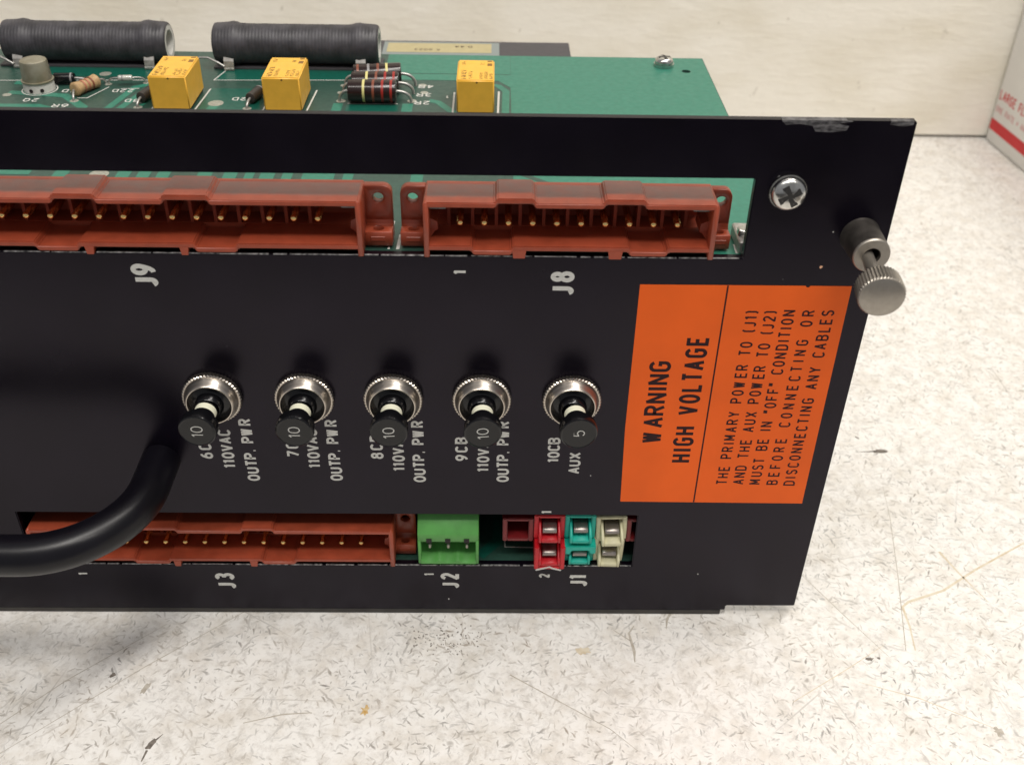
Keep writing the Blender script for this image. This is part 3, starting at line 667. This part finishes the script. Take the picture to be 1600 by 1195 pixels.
# ------------------------------------------------------------------ circuit boards
BZ = 104.3
def rect_board(x0, x1, ya, yb, zt, parent, name, holes=()):
    b_ = MB()
    hs = [[(cx+r*math.cos(2*PI*i/20), cy+r*math.sin(2*PI*i/20)) for i in range(20)] for cx, cy, r in holes]
    b_.plate([(x0,ya),(x1,ya),(x1,yb),(x0,yb)], hs, zt-1.6, zt, 'xy')
    return b_.build(name, K['mask'], parent)
board = rect_board(-462, -17.9, 2.3, 125.2, BZ, mod, 'circuit_board', [(-24.5,113.6,1.3)])
board['label'] = 'upper green circuit board carrying the relays'
board2 = rect_board(-462, -29, 2.3, 100, 14.0, mod, 'circuit_board')
board2['label'] = 'lower circuit board seen through the bottom window'
mb = MB()
def flat(b_, pts, z=BZ+.03):
    n = len(pts); b_.add([(x,y,z) for x,y in pts], [list(range(n))])
def tr(b_, pts, wd, z=BZ+.03):
    ribbon(b_, pts, wd, lambda p: Vector((p.x, p.y, z)))
# big pour on the right
holed = MB()
holed.plate([(-76.3,2.5),(-18.1,2.5),(-18.1,125),(-76.3,125),(-76.3,108.5),(-112,108.5),(-112,103.6),(-80,103.6),(-76.5,98.5)], [[(-24.5+1.32*math.cos(2*PI*i/20), 113.6+1.32*math.sin(2*PI*i/20)) for i in range(20)]], BZ+.01, BZ+.03, 'xy')
holed.plate([(-113,109),(-76.4,109),(-76.4,125),(-113,125)], [], BZ+.01, BZ+.03, 'xy')
holed.build('copper_pour', K['mask_pour'] if 'mask_pour' in K else K['mask_cu'], board)
mb = MB(); flat(mb, [(-215,103),(-166,103.3),(-166,112),(-215,112)]); mb.build('copper_pour', K['mask_dark'], board)
mb = MB(); flat(mb, [(-160,101),(-116.5,102.7),(-116.5,124),(-160,124)]); mb.build('copper_pour', K['mask_dark'], board)
mb = MB(); flat(mb, [(-121,77),(-107,77),(-107,84),(-121,84)]); mb.build('copper_pour', K['mask_dark'], board); mb = MB(); flat(mb, [(-160,77),(-143,77),(-147,95),(-160,95)], BZ+.02); mb.build('copper_pour', K['mask_dark'], board)
tracks = [([(-185.9,70),(-184.6,76),(-181,95),(-174,100)],2.1), ([(-181.6,70),(-181.6,76),(-178,91)],2.0), ([(-177.5,70),(-177.5,76),(-174,88)],1.4),
 ([(-123.5,70),(-123.4,84.9)],2.6), ([(-104.5,70),(-104.6,85.2)],2.9), ([(-99,87.9),(-96.4,86.6),(-90,76)],2.2), ([(-156.8,70),(-156.6,80),(-156.2,83)],2.6),
 ([(-78.2,72),(-77.8,95.5),(-79.9,99.5),(-84,101.5)],2.0), ([(-102,104.8),(-78,105.3)],2.4), ([(-191,70),(-190.8,80),(-198,88),(-214,90)],2.6), ([(-215,80),(-203,80.2),(-197,77)],3.0), ([(-215,97.6),(-206,97.6)],3.2),
 ([(-182.9,30),(-182.6,46)],3.4), ([(-168.2,30),(-168.1,46)],3.2), ([(-163.5,30),(-163.3,46)],3.0), ([(-158.9,30),(-158.7,46)],3.0), ([(-149.3,30),(-149.1,46)],3.4), ([(-143.3,30),(-143.1,46)],3.2), ([(-138.8,30),(-138.6,46)],2.2), ([(-134.6,30),(-134.4,46)],3.4), ([(-129.9,30),(-129.7,46)],2.4), ([(-122.6,30),(-122.4,46)],7.6), ([(-115.6,30),(-115.3,46)],2.4), ([(-99.2,24),(-99.2,46)],2.9),
 ([(-190,40),(-200,40),(-215,39)],4.0)]
for pts, wd in tracks:
    b_ = MB(); tr(b_, pts, wd, BZ+.045); b_.build('track', K['mask_cu'], board)
b_ = MB(); tr(b_, [(-84,46.5),(-76,42.5),(-67,35.2),(-55,26)], 1.6, BZ+.05); b_.build('track', K['mask'], board)
# pads and vias
def pad(x, y, r, par=board, z=BZ+.06, hz=1.0):
    b_ = MB(); b_.add([(x+r*math.cos(2*PI*i/20)*hz, y+r*math.sin(2*PI*i/20), z) for i in range(20)], [list(range(20))]); return b_.build('pad', K['pad'], par)
for a in ((-156.3,83.8,2.1),(-192.3,105.1,1.7),(-173.8,38.6,2.3),(-122.9,86.6,1.3),(-103.6,87.2,1.3),(-101.4,99.2,1.2),(-100.6,93.6,1.1),(-147.2,80.3,1.2),(-176.2,80.2,1.2),(-194.4,84.3,1.2),(-189,97,1.0),(-178.9,98.4,.9),(-145.9,93.6,1.1),(-123.6,92.8,1.1),(-123.4,98.3,1.1),(-213.8,88,1.2)): pad(*a)
# white silkscreen
def silk(pts, wd=.35, z=BZ+.07, par=None):
    b_ = MB(); tr(b_, pts, wd, z); return b_.build('silkscreen_line', K['paint'], par or board)
silk([(-115.5,118.5),(-158.6,110),(-160.6,101.2),(-116.3,102.8)]); silk([(-222,98.7),(-177,100.6),(-176,110)])
silk([(-172.2,93.8),(-172.2,76.6)],.4); silk([(-171.5,76.6),(-160.9,76.6),(-160.0,94.4)],.45); silk([(-142.6,94),(-142.8,76.8)],.4); silk([(-141.6,76.8),(-131.2,76.8),(-130.5,94.4)],.45); silk([(-92.2,94.2),(-92.2,76.6)],.5); silk([(-80.1,76.6),(-79.8,95.2)],.55)
silk([(-120.9,84.9),(-107.3,85.0)],.45); silk([(-102.9,3.7),(-102.75,16.4)],.45); silk([(-101.0,3.7),(-100.8,10.2)],.7); silk([(-29.7,3.4),(-29.6,7.4)],.5)
silk([(-194.3,86.3),(-191.6,86.4),(-188.2,94.8)],.35); silk([(-184.6,93.6),(-179.6,94.0)],.35)
b_ = MB(); tr(b_, [(-206.4+4.6*math.cos(a), 92.4+4.6*math.sin(a)) for a in [2*PI*i/40 for i in range(41)]], .35, BZ+.07); b_.build('silkscreen_line', K['paint'], board)
RX, RY = (-1,0,0), (0,-1,0)
for tx, x, y, H in (("2R",-98.6,87.3,2.6),("3R",-98.4,93.2,2.6),("4R",-98.2,99.6,2.6),("2Q",-204.0,85.6,2.4),("6R",-194.8,81.9,2.6),("6D",-196.2,92.6,2.2),("22D",-180.6,93.2,2.2),("3D",-177.2,86.0,2.2),("2D",-148.6,88.2,2.3),("1",-93.6,91.6,2.0)):
    lettering(tx, (x, y, BZ+.07), RX, RY, H, K['paint'], board, gw=.78, t=.16, gap=.5)
silk([(-77.4,10.5),(-77.3,7.4),(-69.5,7.2)], .3, 14.07, board2); silk([(-47.6,8),(-47.5,10.6),(-44,10.7)], .3, 14.07, board2)
b_ = MB(); tr(b_, [(-84,4),(-79,10),(-79,30)], 3, 14.04); b_.build('track', K['mask_dark'], board2)
b_ = MB(); tr(b_, [(-198,6),(-194,14),(-194,40)], 2.4, 14.04); b_.build('track', K['mask_dark'], board2)

# board screw
pan_screw((-30.6, 118.0, BZ+1.0), (0,0,1), 2.75, 1.9, K['zinc'], mod, rot=.2, washer=(3.0,.9))

# ------------------------------------------------------------------ relays
def relay(x0, seed):
    x1 = x0+9.9; ya, yb, za, zb = 77.6, 93.4, BZ+.55, BZ+9.55
    t = empty('relay', ((x0+x1)/2, (ya+yb)/2, BZ), mod)
    mb = MB(); mb.box(x0, x1, ya, yb, za, zb); mb.build('case', K['relay'], t, bevel=.35, seg=3, smooth=50)
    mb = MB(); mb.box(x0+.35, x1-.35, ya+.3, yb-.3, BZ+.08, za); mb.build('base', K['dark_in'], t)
    mb = MB(); mb.lathe([(0,.28),(.05,.28)], (x0+5.3, ya+.02, zb-.6), (0,-1,0), 10); mb.build('vent_mark', K['relay_ink'], t)
    z = zb+.004
    up, lf = (0,1,0), (-1,0,0)
    micro((x0+2.4, ya+1.0, z), up, lf, 6, 1.3, K['relay_ink'], t, seed); micro((x0+4.0, ya+1.2, z), up, lf, 7, .9, K['relay_ink'], t, seed+1)
    micro((x0+6.9, ya+1.2, z), up, lf, 6, .85, K['relay_ink'], t, seed+2); micro((x0+8.1, ya+1.2, z), up, lf, 7, .85, K['relay_ink'], t, seed+3); micro((x0+9.4, ya+1.2, z), up, lf, 6, .8, K['relay_ink'], t, seed+4)
    micro((x0+2.1, ya+12, z), up, lf, 3, 1.0, K['relay_ink'], t, seed+5); micro((x0+7.2, ya+12, z), up, lf, 2, 1.0, K['relay_ink'], t, seed+6)
    b_ = MB(); b_.box(x0+8.0, x0+9.3, ya+11, ya+13.0, zb+.002, zb+.01); b_.box(x0+8.0, x0+9.3, ya+14.2, ya+15.2, zb+.002, zb+.01); b_.build('mark', K['relay_ink'], t)
    return t
for i, x in enumerate((-171.4, -141.9, -91.0)): relay(x, 40+i*10)

# ------------------------------------------------------------------ wirewound resistors
def wirewound(x0, x1, seed):
    cy, cz = 115.0, BZ+6.1; R = 5.55; rd = random.Random(seed)
    t = empty('power_resistor', ((x0+x1)/2, cy, BZ), mod); ox = (0, cy, cz)
    prof = []
    def add(x, r): prof.append((x, r))
    L_ = x1-x0
    pts = [(0,4.9),(.35,5.5),(1.0,5.72),(2.5,5.8),(4.2,5.9),(5.6,6.15),(6.8,5.95),(7.6,5.66),(9,5.6)]
    for x, r in pts: add(x0+x, r+rd.uniform(-.04,.04))
    x = x0+9.0
    while x < x1-9.2: add(x, 5.55+rd.uniform(-.03,.03)); x += .9
    for q, r in reversed(pts): add(x1-q, r+rd.uniform(-.05,.05))
    mb = MB(); mb.lathe([(p[0], p[1]) for p in prof], ox, (1,0,0), 56, caps=False); mb.build('winding', K['ww'], t, smooth=50)
    mb = MB(); mb.lathe([(x0+.05,3.5),(x0+.05,4.95),(x0+.4,5.1)], ox, (1,0,0), 48, caps=False); mb.lathe([(x1-.4,5.1),(x1-.05,4.95),(x1-.05,3.5),(x0+.05,3.5)], ox, (1,0,0), 48, caps=False)
    mb.build('ceramic_core', K['ceramic'], t, smooth=40)
    for a in (x0+3.0, x1-6.6):
        mb = MB(); mb.prism_x([(cy-5.3,cz-2.2),(cy-5.9,cz-3.4),(cy-6.3,cz-5.9),(cy-6.3,BZ+.9),(cy-5.9,BZ+.9),(cy-5.6,cz-3.4),(cy-4.8,cz-2.6)], a, a+2.9)
        mb.build('terminal_tab', K['tin'], t, bevel=.1)
    mb = MB(); mb.tube([(x0+3.2, cy-6.4, BZ+1.4), (x0+1.4, cy-6.2, BZ+2.5), (x0-1.5, cy-5, BZ+3.4), (x0-4.0, cy-5, BZ+3.4), (x0-5.4, cy-5, BZ+2.4), (x0-6.0, cy-5, BZ)], .33, 10); mb.build('lead', K['lead'], t, smooth=60)
    return t
wirewound(-222.5, -175.4, 1); wirewound(-162.2, -114.6, 2)
# thin dark grey strips on the board under the resistors
mb = MB(); mb.box(-224, -175, 110.3, 120, BZ+.1, BZ+.55); mb.build('grey_strip', K['cover'], mod)
mb = MB(); mb.box(-162.5, -114, 110.3, 120, BZ+.1, BZ+.55); mb.build('grey_strip', K['cover'], mod)

# ------------------------------------------------------------------ carbon resistors 2R 3R 4R
def bend(xa, y, z, xb, yb, rise=0.8):
    pts = []
    for i in range(9):
        u = i/8; pts.append((xa+(xb-xa)*math.sin(u*PI/2), y+(yb-y)*u, BZ+(z-BZ)*(math.cos(u*PI/2))**.8 if i < 8 else BZ))
    return pts
def carbon(xa, ya, xb, yb, r, bands, zoff=0.15, zr=0.0):
    A = Vector((xa, ya, BZ+r+zoff)); B = Vector((xb, yb, BZ+r+zoff+zr)); d = (B-A); L_ = d.length; d.normalize()
    t = empty('carbon_resistor', ((xa+xb)/2, (ya+yb)/2, BZ), mod)
    mb = MB(); mb.lathe([(0,0),(0,r-.3),(.12,r-.08),(.35,r),(L_-.35,r),(L_-.12,r-.08),(L_,r-.3),(L_,0)], A, d, 40, caps=False); mb.build('body', K['carbon'], t, smooth=40)
    for f, k in bands:
        mb = MB(); mb.lathe([(f*L_-.33,r+.012),(f*L_+.33,r+.012)], A, d, 40, caps=False); mb.build('colour_band', K[k], t, smooth=40)
    for P_, sx in ((A,-1), (B,1)):
        xe = P_.x+sx*(2.6 if sx < 0 else 3.9); mb = MB(); mb.tube(bend(P_.x, P_.y, P_.z, xe, P_.y+.2), .42, 10); mb.build('lead', K['lead'], t, smooth=60)
carbon(-120.6, 86.2, -107.6, 86.2, 3.0, [(.33,'b_gold'),(.53,'b_brown'),(.72,'b_red'),(.90,'b_red')])
carbon(-120.3, 92.2, -107.4, 92.4, 3.0, [(.33,'b_gold'),(.53,'b_brown'),(.72,'b_red'),(.90,'b_red')], .2)
carbon(-120.4, 97.4, -107.2, 98.6, 3.0, [(.10,'b_brown'),(.32,'b_grey'),(.52,'b_brown'),(.70,'b_gold')], .3, .3)

# small parts on the left of the board
def small_axial(name, A, B, r, m, bands=(), lead=.3, endm=None, pa=None, pb=None):
    A, B = Vector(A), Vector(B); d = B-A; L_ = d.length; d.normalize(); t = empty(name, ((A.x+B.x)/2, (A.y+B.y)/2, BZ), mod)
    mb = MB()
    prof = [(0,0),(0,r*.75),(.15,r*.95),(.5,r*(1.1 if bands and name == 'resistor' else 1)),(L_*.3,r*(.92 if name == 'resistor' else 1)),(L_*.7,r*(.92 if name == 'resistor' else 1)),(L_-.5,r*(1.1 if name == 'resistor' else 1)),(L_-.15,r*.95),(L_,r*.75),(L_,0)]
    mb.lathe(prof, A, d, 28, caps=False); mb.build('body', m, t, smooth=45)
    for f, k in bands:
        mb = MB(); mb.lathe([(f*L_-.25,r*1.02),(f*L_+.25,r*1.02)], A, d, 28, caps=False); mb.build('colour_band', K[k], t, smooth=40)
    for P_, q, e in ((A, -1, pa), (B, 1, pb)):
        e = Vector((e[0], e[1], BZ)) if e else Vector((P_.x+d.x*q*2, P_.y+d.y*q*2, BZ))
        pts = []
        for i in range(9):
            u = i/8; h = P_.lerp(e, math.sin(u*PI/2)); pts.append((h.x, h.y, BZ+(P_.z-BZ)*(math.cos(u*PI/2))**.8 if i < 8 else BZ))
        mb = MB(); mb.tube(pts, lead, 8); mb.build('lead', K['lead'], t, smooth=60)
    return t
K['b_tan'] = mat("faded_red_band", (0.42, 0.15, 0.09), 0.45)
small_axial('resistor', (-195.2,87.6,106.1), (-191.3,95.0,106.1), 1.75, K['tan'], [(.35,'b_tan'),(.52,'b_tan'),(.68,'b_brown')], .32, pa=(-194.5,84.3), pb=(-190.0,98))
small_axial('diode', (-203.6,96.6,106.0), (-197.9,96.9,106.0), 1.45, K['bakelite'], [(.85,'b_grey')], .36, pa=(-206,96.6), pb=(-193.6,97.0))
small_axial('glass_diode', (-185.7,96.2,106.4), (-181.9,96.6,106.4), .8, K['glass'], [(.3,'b_grey')], .26, pa=(-189,97), pb=(-178.9,98.4))
K['diode'] = mat("dark_brown_diode", (0.035, 0.028, 0.024), 0.42)
small_axial('diode', (-175.9,82.9,106.0), (-174.0,90.5,106.0), 1.45, K['diode'], [(.9,'b_grey')], .38, pa=(-176.3,80.2), pb=(-173.6,94))
small_axial('diode', (-146.8,83.3,106.0), (-145.2,89.6,106.0), 1.45, K['diode'], [(.9,'b_grey')], .38, pa=(-147.2,80.3), pb=(-145.9,93.6))
tr_ = empty('metal_can_transistor', (-206.4, 92.4, BZ), mod)
mb = MB(); mb.lathe([(0,4.15),(2.4,4.05),(2.6,4.0)], (-206.4,92.4,BZ+.1), (0,0,1), 48, caps=False); mb.build('spacer', K['spacer'] if 'spacer' in K else K['ceramic'], tr_, smooth=40)
mb = MB(); mb.lathe([(2.6,4.0),(2.62,4.3),(2.95,4.3),(3.0,3.9),(7.7,3.6),(8.15,3.45),(8.35,3.1),(8.45,2.2),(8.45,0)], (-206.4,92.4,BZ+.1), (0,0,1), 48, caps=False); mb.build('can', K['can'], tr_, smooth=35)
for a in (-100, -60):
    mb = MB(); aa = math.radians(a); mb.lathe([(0,.55),(.2,.5)], (-206.4+4.1*math.cos(aa), 92.4+4.1*math.sin(aa), BZ+1.0), (math.cos(aa), math.sin(aa), 0), 8); mb.build('mark', K['dark_in'], tr_)

# ------------------------------------------------------------------ pin connectors
def connector(xl, xr, dz, tkeys, bkeys, feet, pins, pinz, ears, name='pin_connector', sidegrey=True):
    z0, z1 = 106.4+dz, 117.2+dz; wt = 1.15; yf, yb = -0.45, 8.8
    t = empty(name, ((xl+xr)/2, 6, BZ+dz), mod)
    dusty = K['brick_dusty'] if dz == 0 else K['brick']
    def outline(z, keys, k, sl=.55, inset=0):
        p = [(xl+inset, z)]
        for a, b in sorted(keys): p += [(a, z), (a+sl, z+k), (b-sl, z+k), (b, z)]
        p.append((xr-inset, z)); return p
    def strip(b_, up, lo):
        n = len(up)
        vs = [(x, yf, z) for x, z in up]+[(x, yf, z) for x, z in lo]+[(x, yb, z) for x, z in up]+[(x, yb, z) for x, z in lo]
        fs = []
        for i in range(n-1):
            fs += [(i, n+i, n+i+1, i+1), (2*n+i, 2*n+i+1, 3*n+i+1, 3*n+i), (i, i+1, 2*n+i+1, 2*n+i), (n+i, 3*n+i, 3*n+i+1, n+i+1)]
        fs += [(0, 2*n, 3*n, n), (n-1, 2*n-1, 4*n-1, 3*n-1)]
        b_.add(vs, fs)
    hb = MB()
    strip(hb, outline(z1, tkeys, 1.0, inset=.25), outline(z1-wt, [(a+.1, b-.1) for a, b in tkeys], 1.0, inset=.25))
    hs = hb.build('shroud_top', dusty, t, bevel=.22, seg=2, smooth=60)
    hb = MB(); strip(hb, outline(z0+wt, [(a+.1, b-.1) for a, b in bkeys], -1.0, inset=.25), outline(z0, bkeys, -1.0, inset=.25))
    hb.build('shroud_bottom', K['brick'], t, bevel=.22, seg=2, smooth=60)
    hb = MB()
    for a, b in ((xl, xl+1.15), (xr-1.15, xr)):
        hb = MB(); hb.prism_y([(a, z0-1.6),(b, z0-1.6),(b, z1-.5),(b-.35, z1+.05),(a+.35, z1+.05),(a, z1-.5)], yf-.06, yb+.1)
        hb.build('end_wall', K['brick'], t, bevel=.18, smooth=60)
    hb = MB(); hb.box(xl+.3, xr-.3, yb-.05, yb+1.2, z1-3.7, z1-.1); hb.build('upper_back_wall', K['brick'], t, bevel=.15); hb = MB(); hb.prism_x([(yb-.05,z0-1.0),(yb+6.2,z0-1.0),(yb+6.2,z1-3.3),(yb+1.25,z1-3.3),(yb+1.25,z1-4.2),(yb+5.2,z1-4.2),(yb+5.2,z0+1.1),(yb-.05,z0+1.1)], xl+.3, xr-.3); hb.build('back_wall', K['brick'], t, bevel=.15)
    hb = MB()
    for i in range(len(pins)+1):
        x = (pins[0]-2.5+ (pins[-1]-pins[0])/(len(pins)-1)*i)
        hb.box(x-.35, x+.35, 8.9, yb+5.3, z0+1.0, z1-4.3)
    hb.build('contact_ribs', K['brick'], t)
    for a, b in feet:
        hb = MB(); hb.prism_y([(a, z0+.2),(a+.25, z0-1.6),(b-.25, z0-1.6),(b, z0+.2)], yf-.04, yf+3); hb.build('foot', K['brick'], t)
    for s_, x in ((1, xl+1.1), (-1, xr-1.1)):                      # polarising wedges in the lower corners
        hb = MB(); hb.prism_y([(x-s_*.05, z0+1.0),(x-s_*.05, z0+5.6),(x+s_*1.5, z0+4.8),(x+s_*1.7, z0+3.0),(x+s_*1.0, z0+2.6)], 3.2, yb); hb.build('polarising_wedge', K['brick'], t)
        if sidegrey:
            hb = MB(); a, b = sorted((x+s_*.0, x+s_*3.4)); hb.box(a, b, 3.4, 7, z1-wt-2.2, z1-wt-.7); hb.build('latch', K['grey_plastic'], t, bevel=.2)
    # contacts
    pb = MB(); pb.lathe([(0,0),(.04,.26),(.2,.54),(.45,.69),(.8,.72),(10.6,.72)], (pins[0], 3.5, pinz+.52), (0,1,0), 16, caps=False)
    p0 = pb.build('pin', K['gold'], t, smooth=60)
    for x in pins[1:]: dup(p0, t, (x-pins[0], 0, 0))
    for xa, xb in ears:                                         # mounting lugs: xa is the inner edge, xb the outer
        s_ = 1 if xb > xa else -1; zt = 117.0+dz; bz = 104.9+dz; hx = xa+(xb-xa)*.52; eb = MB()
        rr = 1.9; oc = [(xa, bz+3.3),(xb, bz+3.3)]+[(xb-s_*rr+s_*rr*math.cos(q), zt-rr+rr*math.sin(q)) for q in [PI/2*i/6 for i in range(7)]]+[(xa, zt)]
        hole = [(hx+1.15*math.cos(2*PI*i/24), 114.3+dz+1.15*math.sin(2*PI*i/24)) for i in range(24)]
        eb.plate(oc, [hole], 7.4, 9.5, 'xz')
        lug = eb.build('mounting_lug', K['brick'], t, bevel=.12, smooth=50)
        eb = MB(); xm, xM = sorted((xa, xb)); hx2 = (xm+xM)/2
        q0 = [(xm, 4.1),(xM, 4.1),(xM, 9.4),(xm, 9.4)]
        ho = [(hx2+1.15*math.cos(2*PI*i/20), 6.0+1.0*math.sin(2*PI*i/20)) for i in range(20)]
        eb.plate(q0, [ho], bz, bz+3.2, 'xy')
        eb.prism_x([(7.45,bz+3.1),(6.9,bz+3.15),(7.3,bz+3.6),(7.42,bz+4.6),(9.4,bz+4.6),(9.4,bz+3.1)], xm+.02, xM-.02)
        eb.build('lug_foot', K['brick'], t, bevel=.12, smooth=50)
        eb = MB(); eb.box(hx2-1.5, hx2+1.5, 3.92, 4.15, bz+1.2, bz+2.2); eb.build('lug_step', K['brick'], t, bevel=.08)
    return t
j8 = [-87.9+5.011*i for i in range(10)]
connector(-95.2, -35.5, 0, [(-80.8,-72.4),(-59.0,-50.1)], [(-85.6,-76.8),(-53.2,-44.8)], [(-77.1,-74.2),(-57.3,-54.3)], j8, 110.05, [(-95.0,-100.3),(-36,-31.4)])
j9 = [-117.1-4.962*i for i in range(34)]
j9k = [(-169.0,-159.8),(-147.2,-137.4),(-240,-231),(-270,-262)]
connector(-290, -107.6, 0, j9k, [(-174.4,-165.3),(-142.2,-133.1),(-240,-231)], [(-164.4,-162.5),(-145.1,-143.3)], j9, 110.6, [(-108,-102.0)])
j3 = [-169.4-5.0*4+5.0*i for i in range(16)]
connector(-196.6, -105.5, -90.3, [(-168.6,-159.0),(-143.5,-135)], [(-171.6,-162.3),(-139.4,-130.5)], [(-161.7,-159.8),(-142.4,-140.4)], j3, 18.05, [(-106,-100.4)], sidegrey=False)

# ------------------------------------------------------------------ green plug J2
t = empty('green_header', (-91.7, 5, 14), mod)
x0, x1 = -99.4, -84.1; zb, zt = 16.3, 29.2
mb = MB()
mb.prism_x([(-1.0,23.9),(10,23.9),(10,zt+1.5),(3.0,zt+1.5),(-1.0,26.5)], x0+.02, x1-.02)          # top hood
mb.box(x0, x0+.75, -1.05, 10, zb, 24.5); mb.box(x1-.75, x1, -1.05, 10, zb, 24.5); mb.box(x0+.7, x1-.7, 6.5, 10.0, zb, 24.2)
mb.build('housing', K['green_plug'], t, bevel=.18, smooth=50)
sc = []
n = 24
for i in range(n+1):
    x = x0+.7+(x1-x0-1.4)*i/n; ph = (x-x0-.7)/((x1-x0-1.4)/3); sc.append((x, zb+1.15-.75*abs(math.sin(PI*ph))))
mb = MB()
vs = [(x, -1.02, z) for x, z in sc]+[(x, -1.02, zb) for x, z in sc]+[(x, 6.6, z+2.6) for x, z in sc]+[(x, 6.6, zb) for x, z in sc]; m_ = n+1; fs = []
for i in range(n): fs += [(i, m_+i, m_+i+1, i+1), (i, i+1, 2*m_+i+1, 2*m_+i), (m_+i, 3*m_+i, 3*m_+i+1, m_+i+1), (2*m_+i, 2*m_+i+1, 3*m_+i+1, 3*m_+i)]
mb.add(vs, fs); mb.build('scalloped_sill', K['green_plug'], t, smooth=60)
for k in range(3):
    xc = -96.55+4.72*k
    mb = MB(); mb.box(xc-.65, xc+.65, -1.12, .4, 23.75, 25.1); mb.build('slot', K['dark_in'], t)
    mb = MB(); mb.prism_y([(xc-.42,20.2-.5),(xc+.42,20.2-.5),(xc+.42,21.1),(xc-.42,21.1)], 1.0, 6.6); mb.add([(xc,-.2,20.4)],[]); mb.build('pin', K['contact'], t, bevel=.2)

# ------------------------------------------------------------------ power plugs J1
def power_plug(xc, z0, kc, yf=-1.0, full=False, flip=False, rotz=0, lab=None, hollow=False, brow=False):
    t = empty('power_plug', (xc, 3, z0), mod); h = 7.8; w_ = 3.85
    m = K[kc]; X = lambda a: xc+a
    T = Matrix.Translation(Vector((xc, 3, z0+h/2))) @ Matrix.Rotation(rotz, 4, 'Y') @ (Matrix.Rotation(PI, 4, 'Y') if flip else Matrix.Identity(4)) @ Matrix.Translation(-Vector((xc, 3, z0+h/2)))
    yo = yf if full else 1.6
    b_ = MB()
    b_.box(X(-w_), X(-w_+1.15), yo, 14, z0, z0+h, T); b_.box(X(w_-1.15), X(w_), yo, 14, z0, z0+h, T)
    b_.box(X(-w_+1.1), X(w_-1.1), yo+.02, 14, z0+.02, z0+1.2, T); b_.box(X(-w_+1.1), X(w_-1.1), (2.6 if full else yo+.02), 14, z0+h-1.0, z0+h-.02, T)
    b_.box(X(-w_+1.0), X(w_-1.0), 7.5, 13.9, z0+1, z0+h-.9, T)
    if brow:
        b_.prism_y([(X(-3.95), z0+5.2),(X(-2.6), z0+5.0),(X(-2.2), z0+6.3),(X(2.2), z0+6.4),(X(2.6), z0+5.2),(X(3.95), z0+5.3),(X(3.9), z0+8.0),(X(-3.9), z0+7.9)], yf-.3, 3.0, T)
    b_.build('housing', m, t, bevel=.22, seg=2, smooth=50)
    if hollow: 
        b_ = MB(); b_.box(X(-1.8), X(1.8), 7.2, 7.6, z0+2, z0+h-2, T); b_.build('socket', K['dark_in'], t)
        return t
    b_ = MB(); zt = z0+1.15
    b_.prism_x([(yf,zt),(7.4,zt),(7.4,zt+4.6),(2.2,zt+4.4),(yf,zt+2.3)], X(-2.75), X(-2.05), T)
    b_.prism_x([(yf,zt),(7.4,zt),(7.4,zt+4.6),(2.2,zt+4.4),(yf,zt+2.3)], X(2.05), X(2.75), T)
    b_.box(X(-2.1), X(2.1), yf+.03, 7.4, zt+.01, zt+1.25, T)
    b_.build('hood', m, t, bevel=.18, smooth=50)
    b_ = MB(); q = []
    for i in range(8):
        a = PI/2*i/7; q.append((0.7-1.2*math.sin(a), zt+3.9+.9*math.cos(a)-.9))
    prof = [(7.5, zt+3.9)]+q; low = [(y, z-.5) for y, z in reversed(prof)]; low[0] = (low[0][0]+.5, low[0][1]+.2)
    b_.prism_x(prof+[(y+(.25 if i == 0 else 0), z) for i, (y, z) in enumerate(low)], X(-1.75), X(1.75), T)
    b_.build('contact', K['contact'], t, bevel=.08, smooth=50)
    if lab: t['label'] = lab
    return t
power_plug(-66.3, 22.9, 'red_plug', -1.4, lab='bright red plug above the other red plug')
power_plug(-66.1, 14.95, 'red_plug', -1.6, full=True, lab='chipped red plug with a cracked lower lip')
power_plug(-58.5, 23.0, 'teal_plug', -1.6, lab='upper teal plug'); power_plug(-58.4, 14.9, 'teal_plug', -.9, brow=True, lab='lower teal plug')
power_plug(-50.6, 22.6, 'cream_plug', -2.2, rotz=-.04, lab='upper cream plug'); power_plug(-50.9, 15.0, 'cream_plug', -1.8, rotz=.03, lab='lower cream plug')
power_plug(-74.2, 21.8, 'dark_red_plug', 3.0, hollow=True, lab='dark red empty socket')
power_plug(-42.9, 21.8, 'dark_red_plug', 3.0, hollow=True, lab='dark red empty socket at the window end')
mb = MB(); mb.prism_y([(-69.6,14.85),(-69.3,15.2),(-66.9,15.9),(-66.0,16.2),(-65.2,15.7),(-63.0,14.95),(-63.2,14.7),(-65.3,15.3),(-66.1,15.8),(-67.2,15.4),(-69.3,14.75)], -1.75, -1.58); mb.build('chipped_lip', K['chip_red'] if 'chip_red' in K else K['paint'], mod)
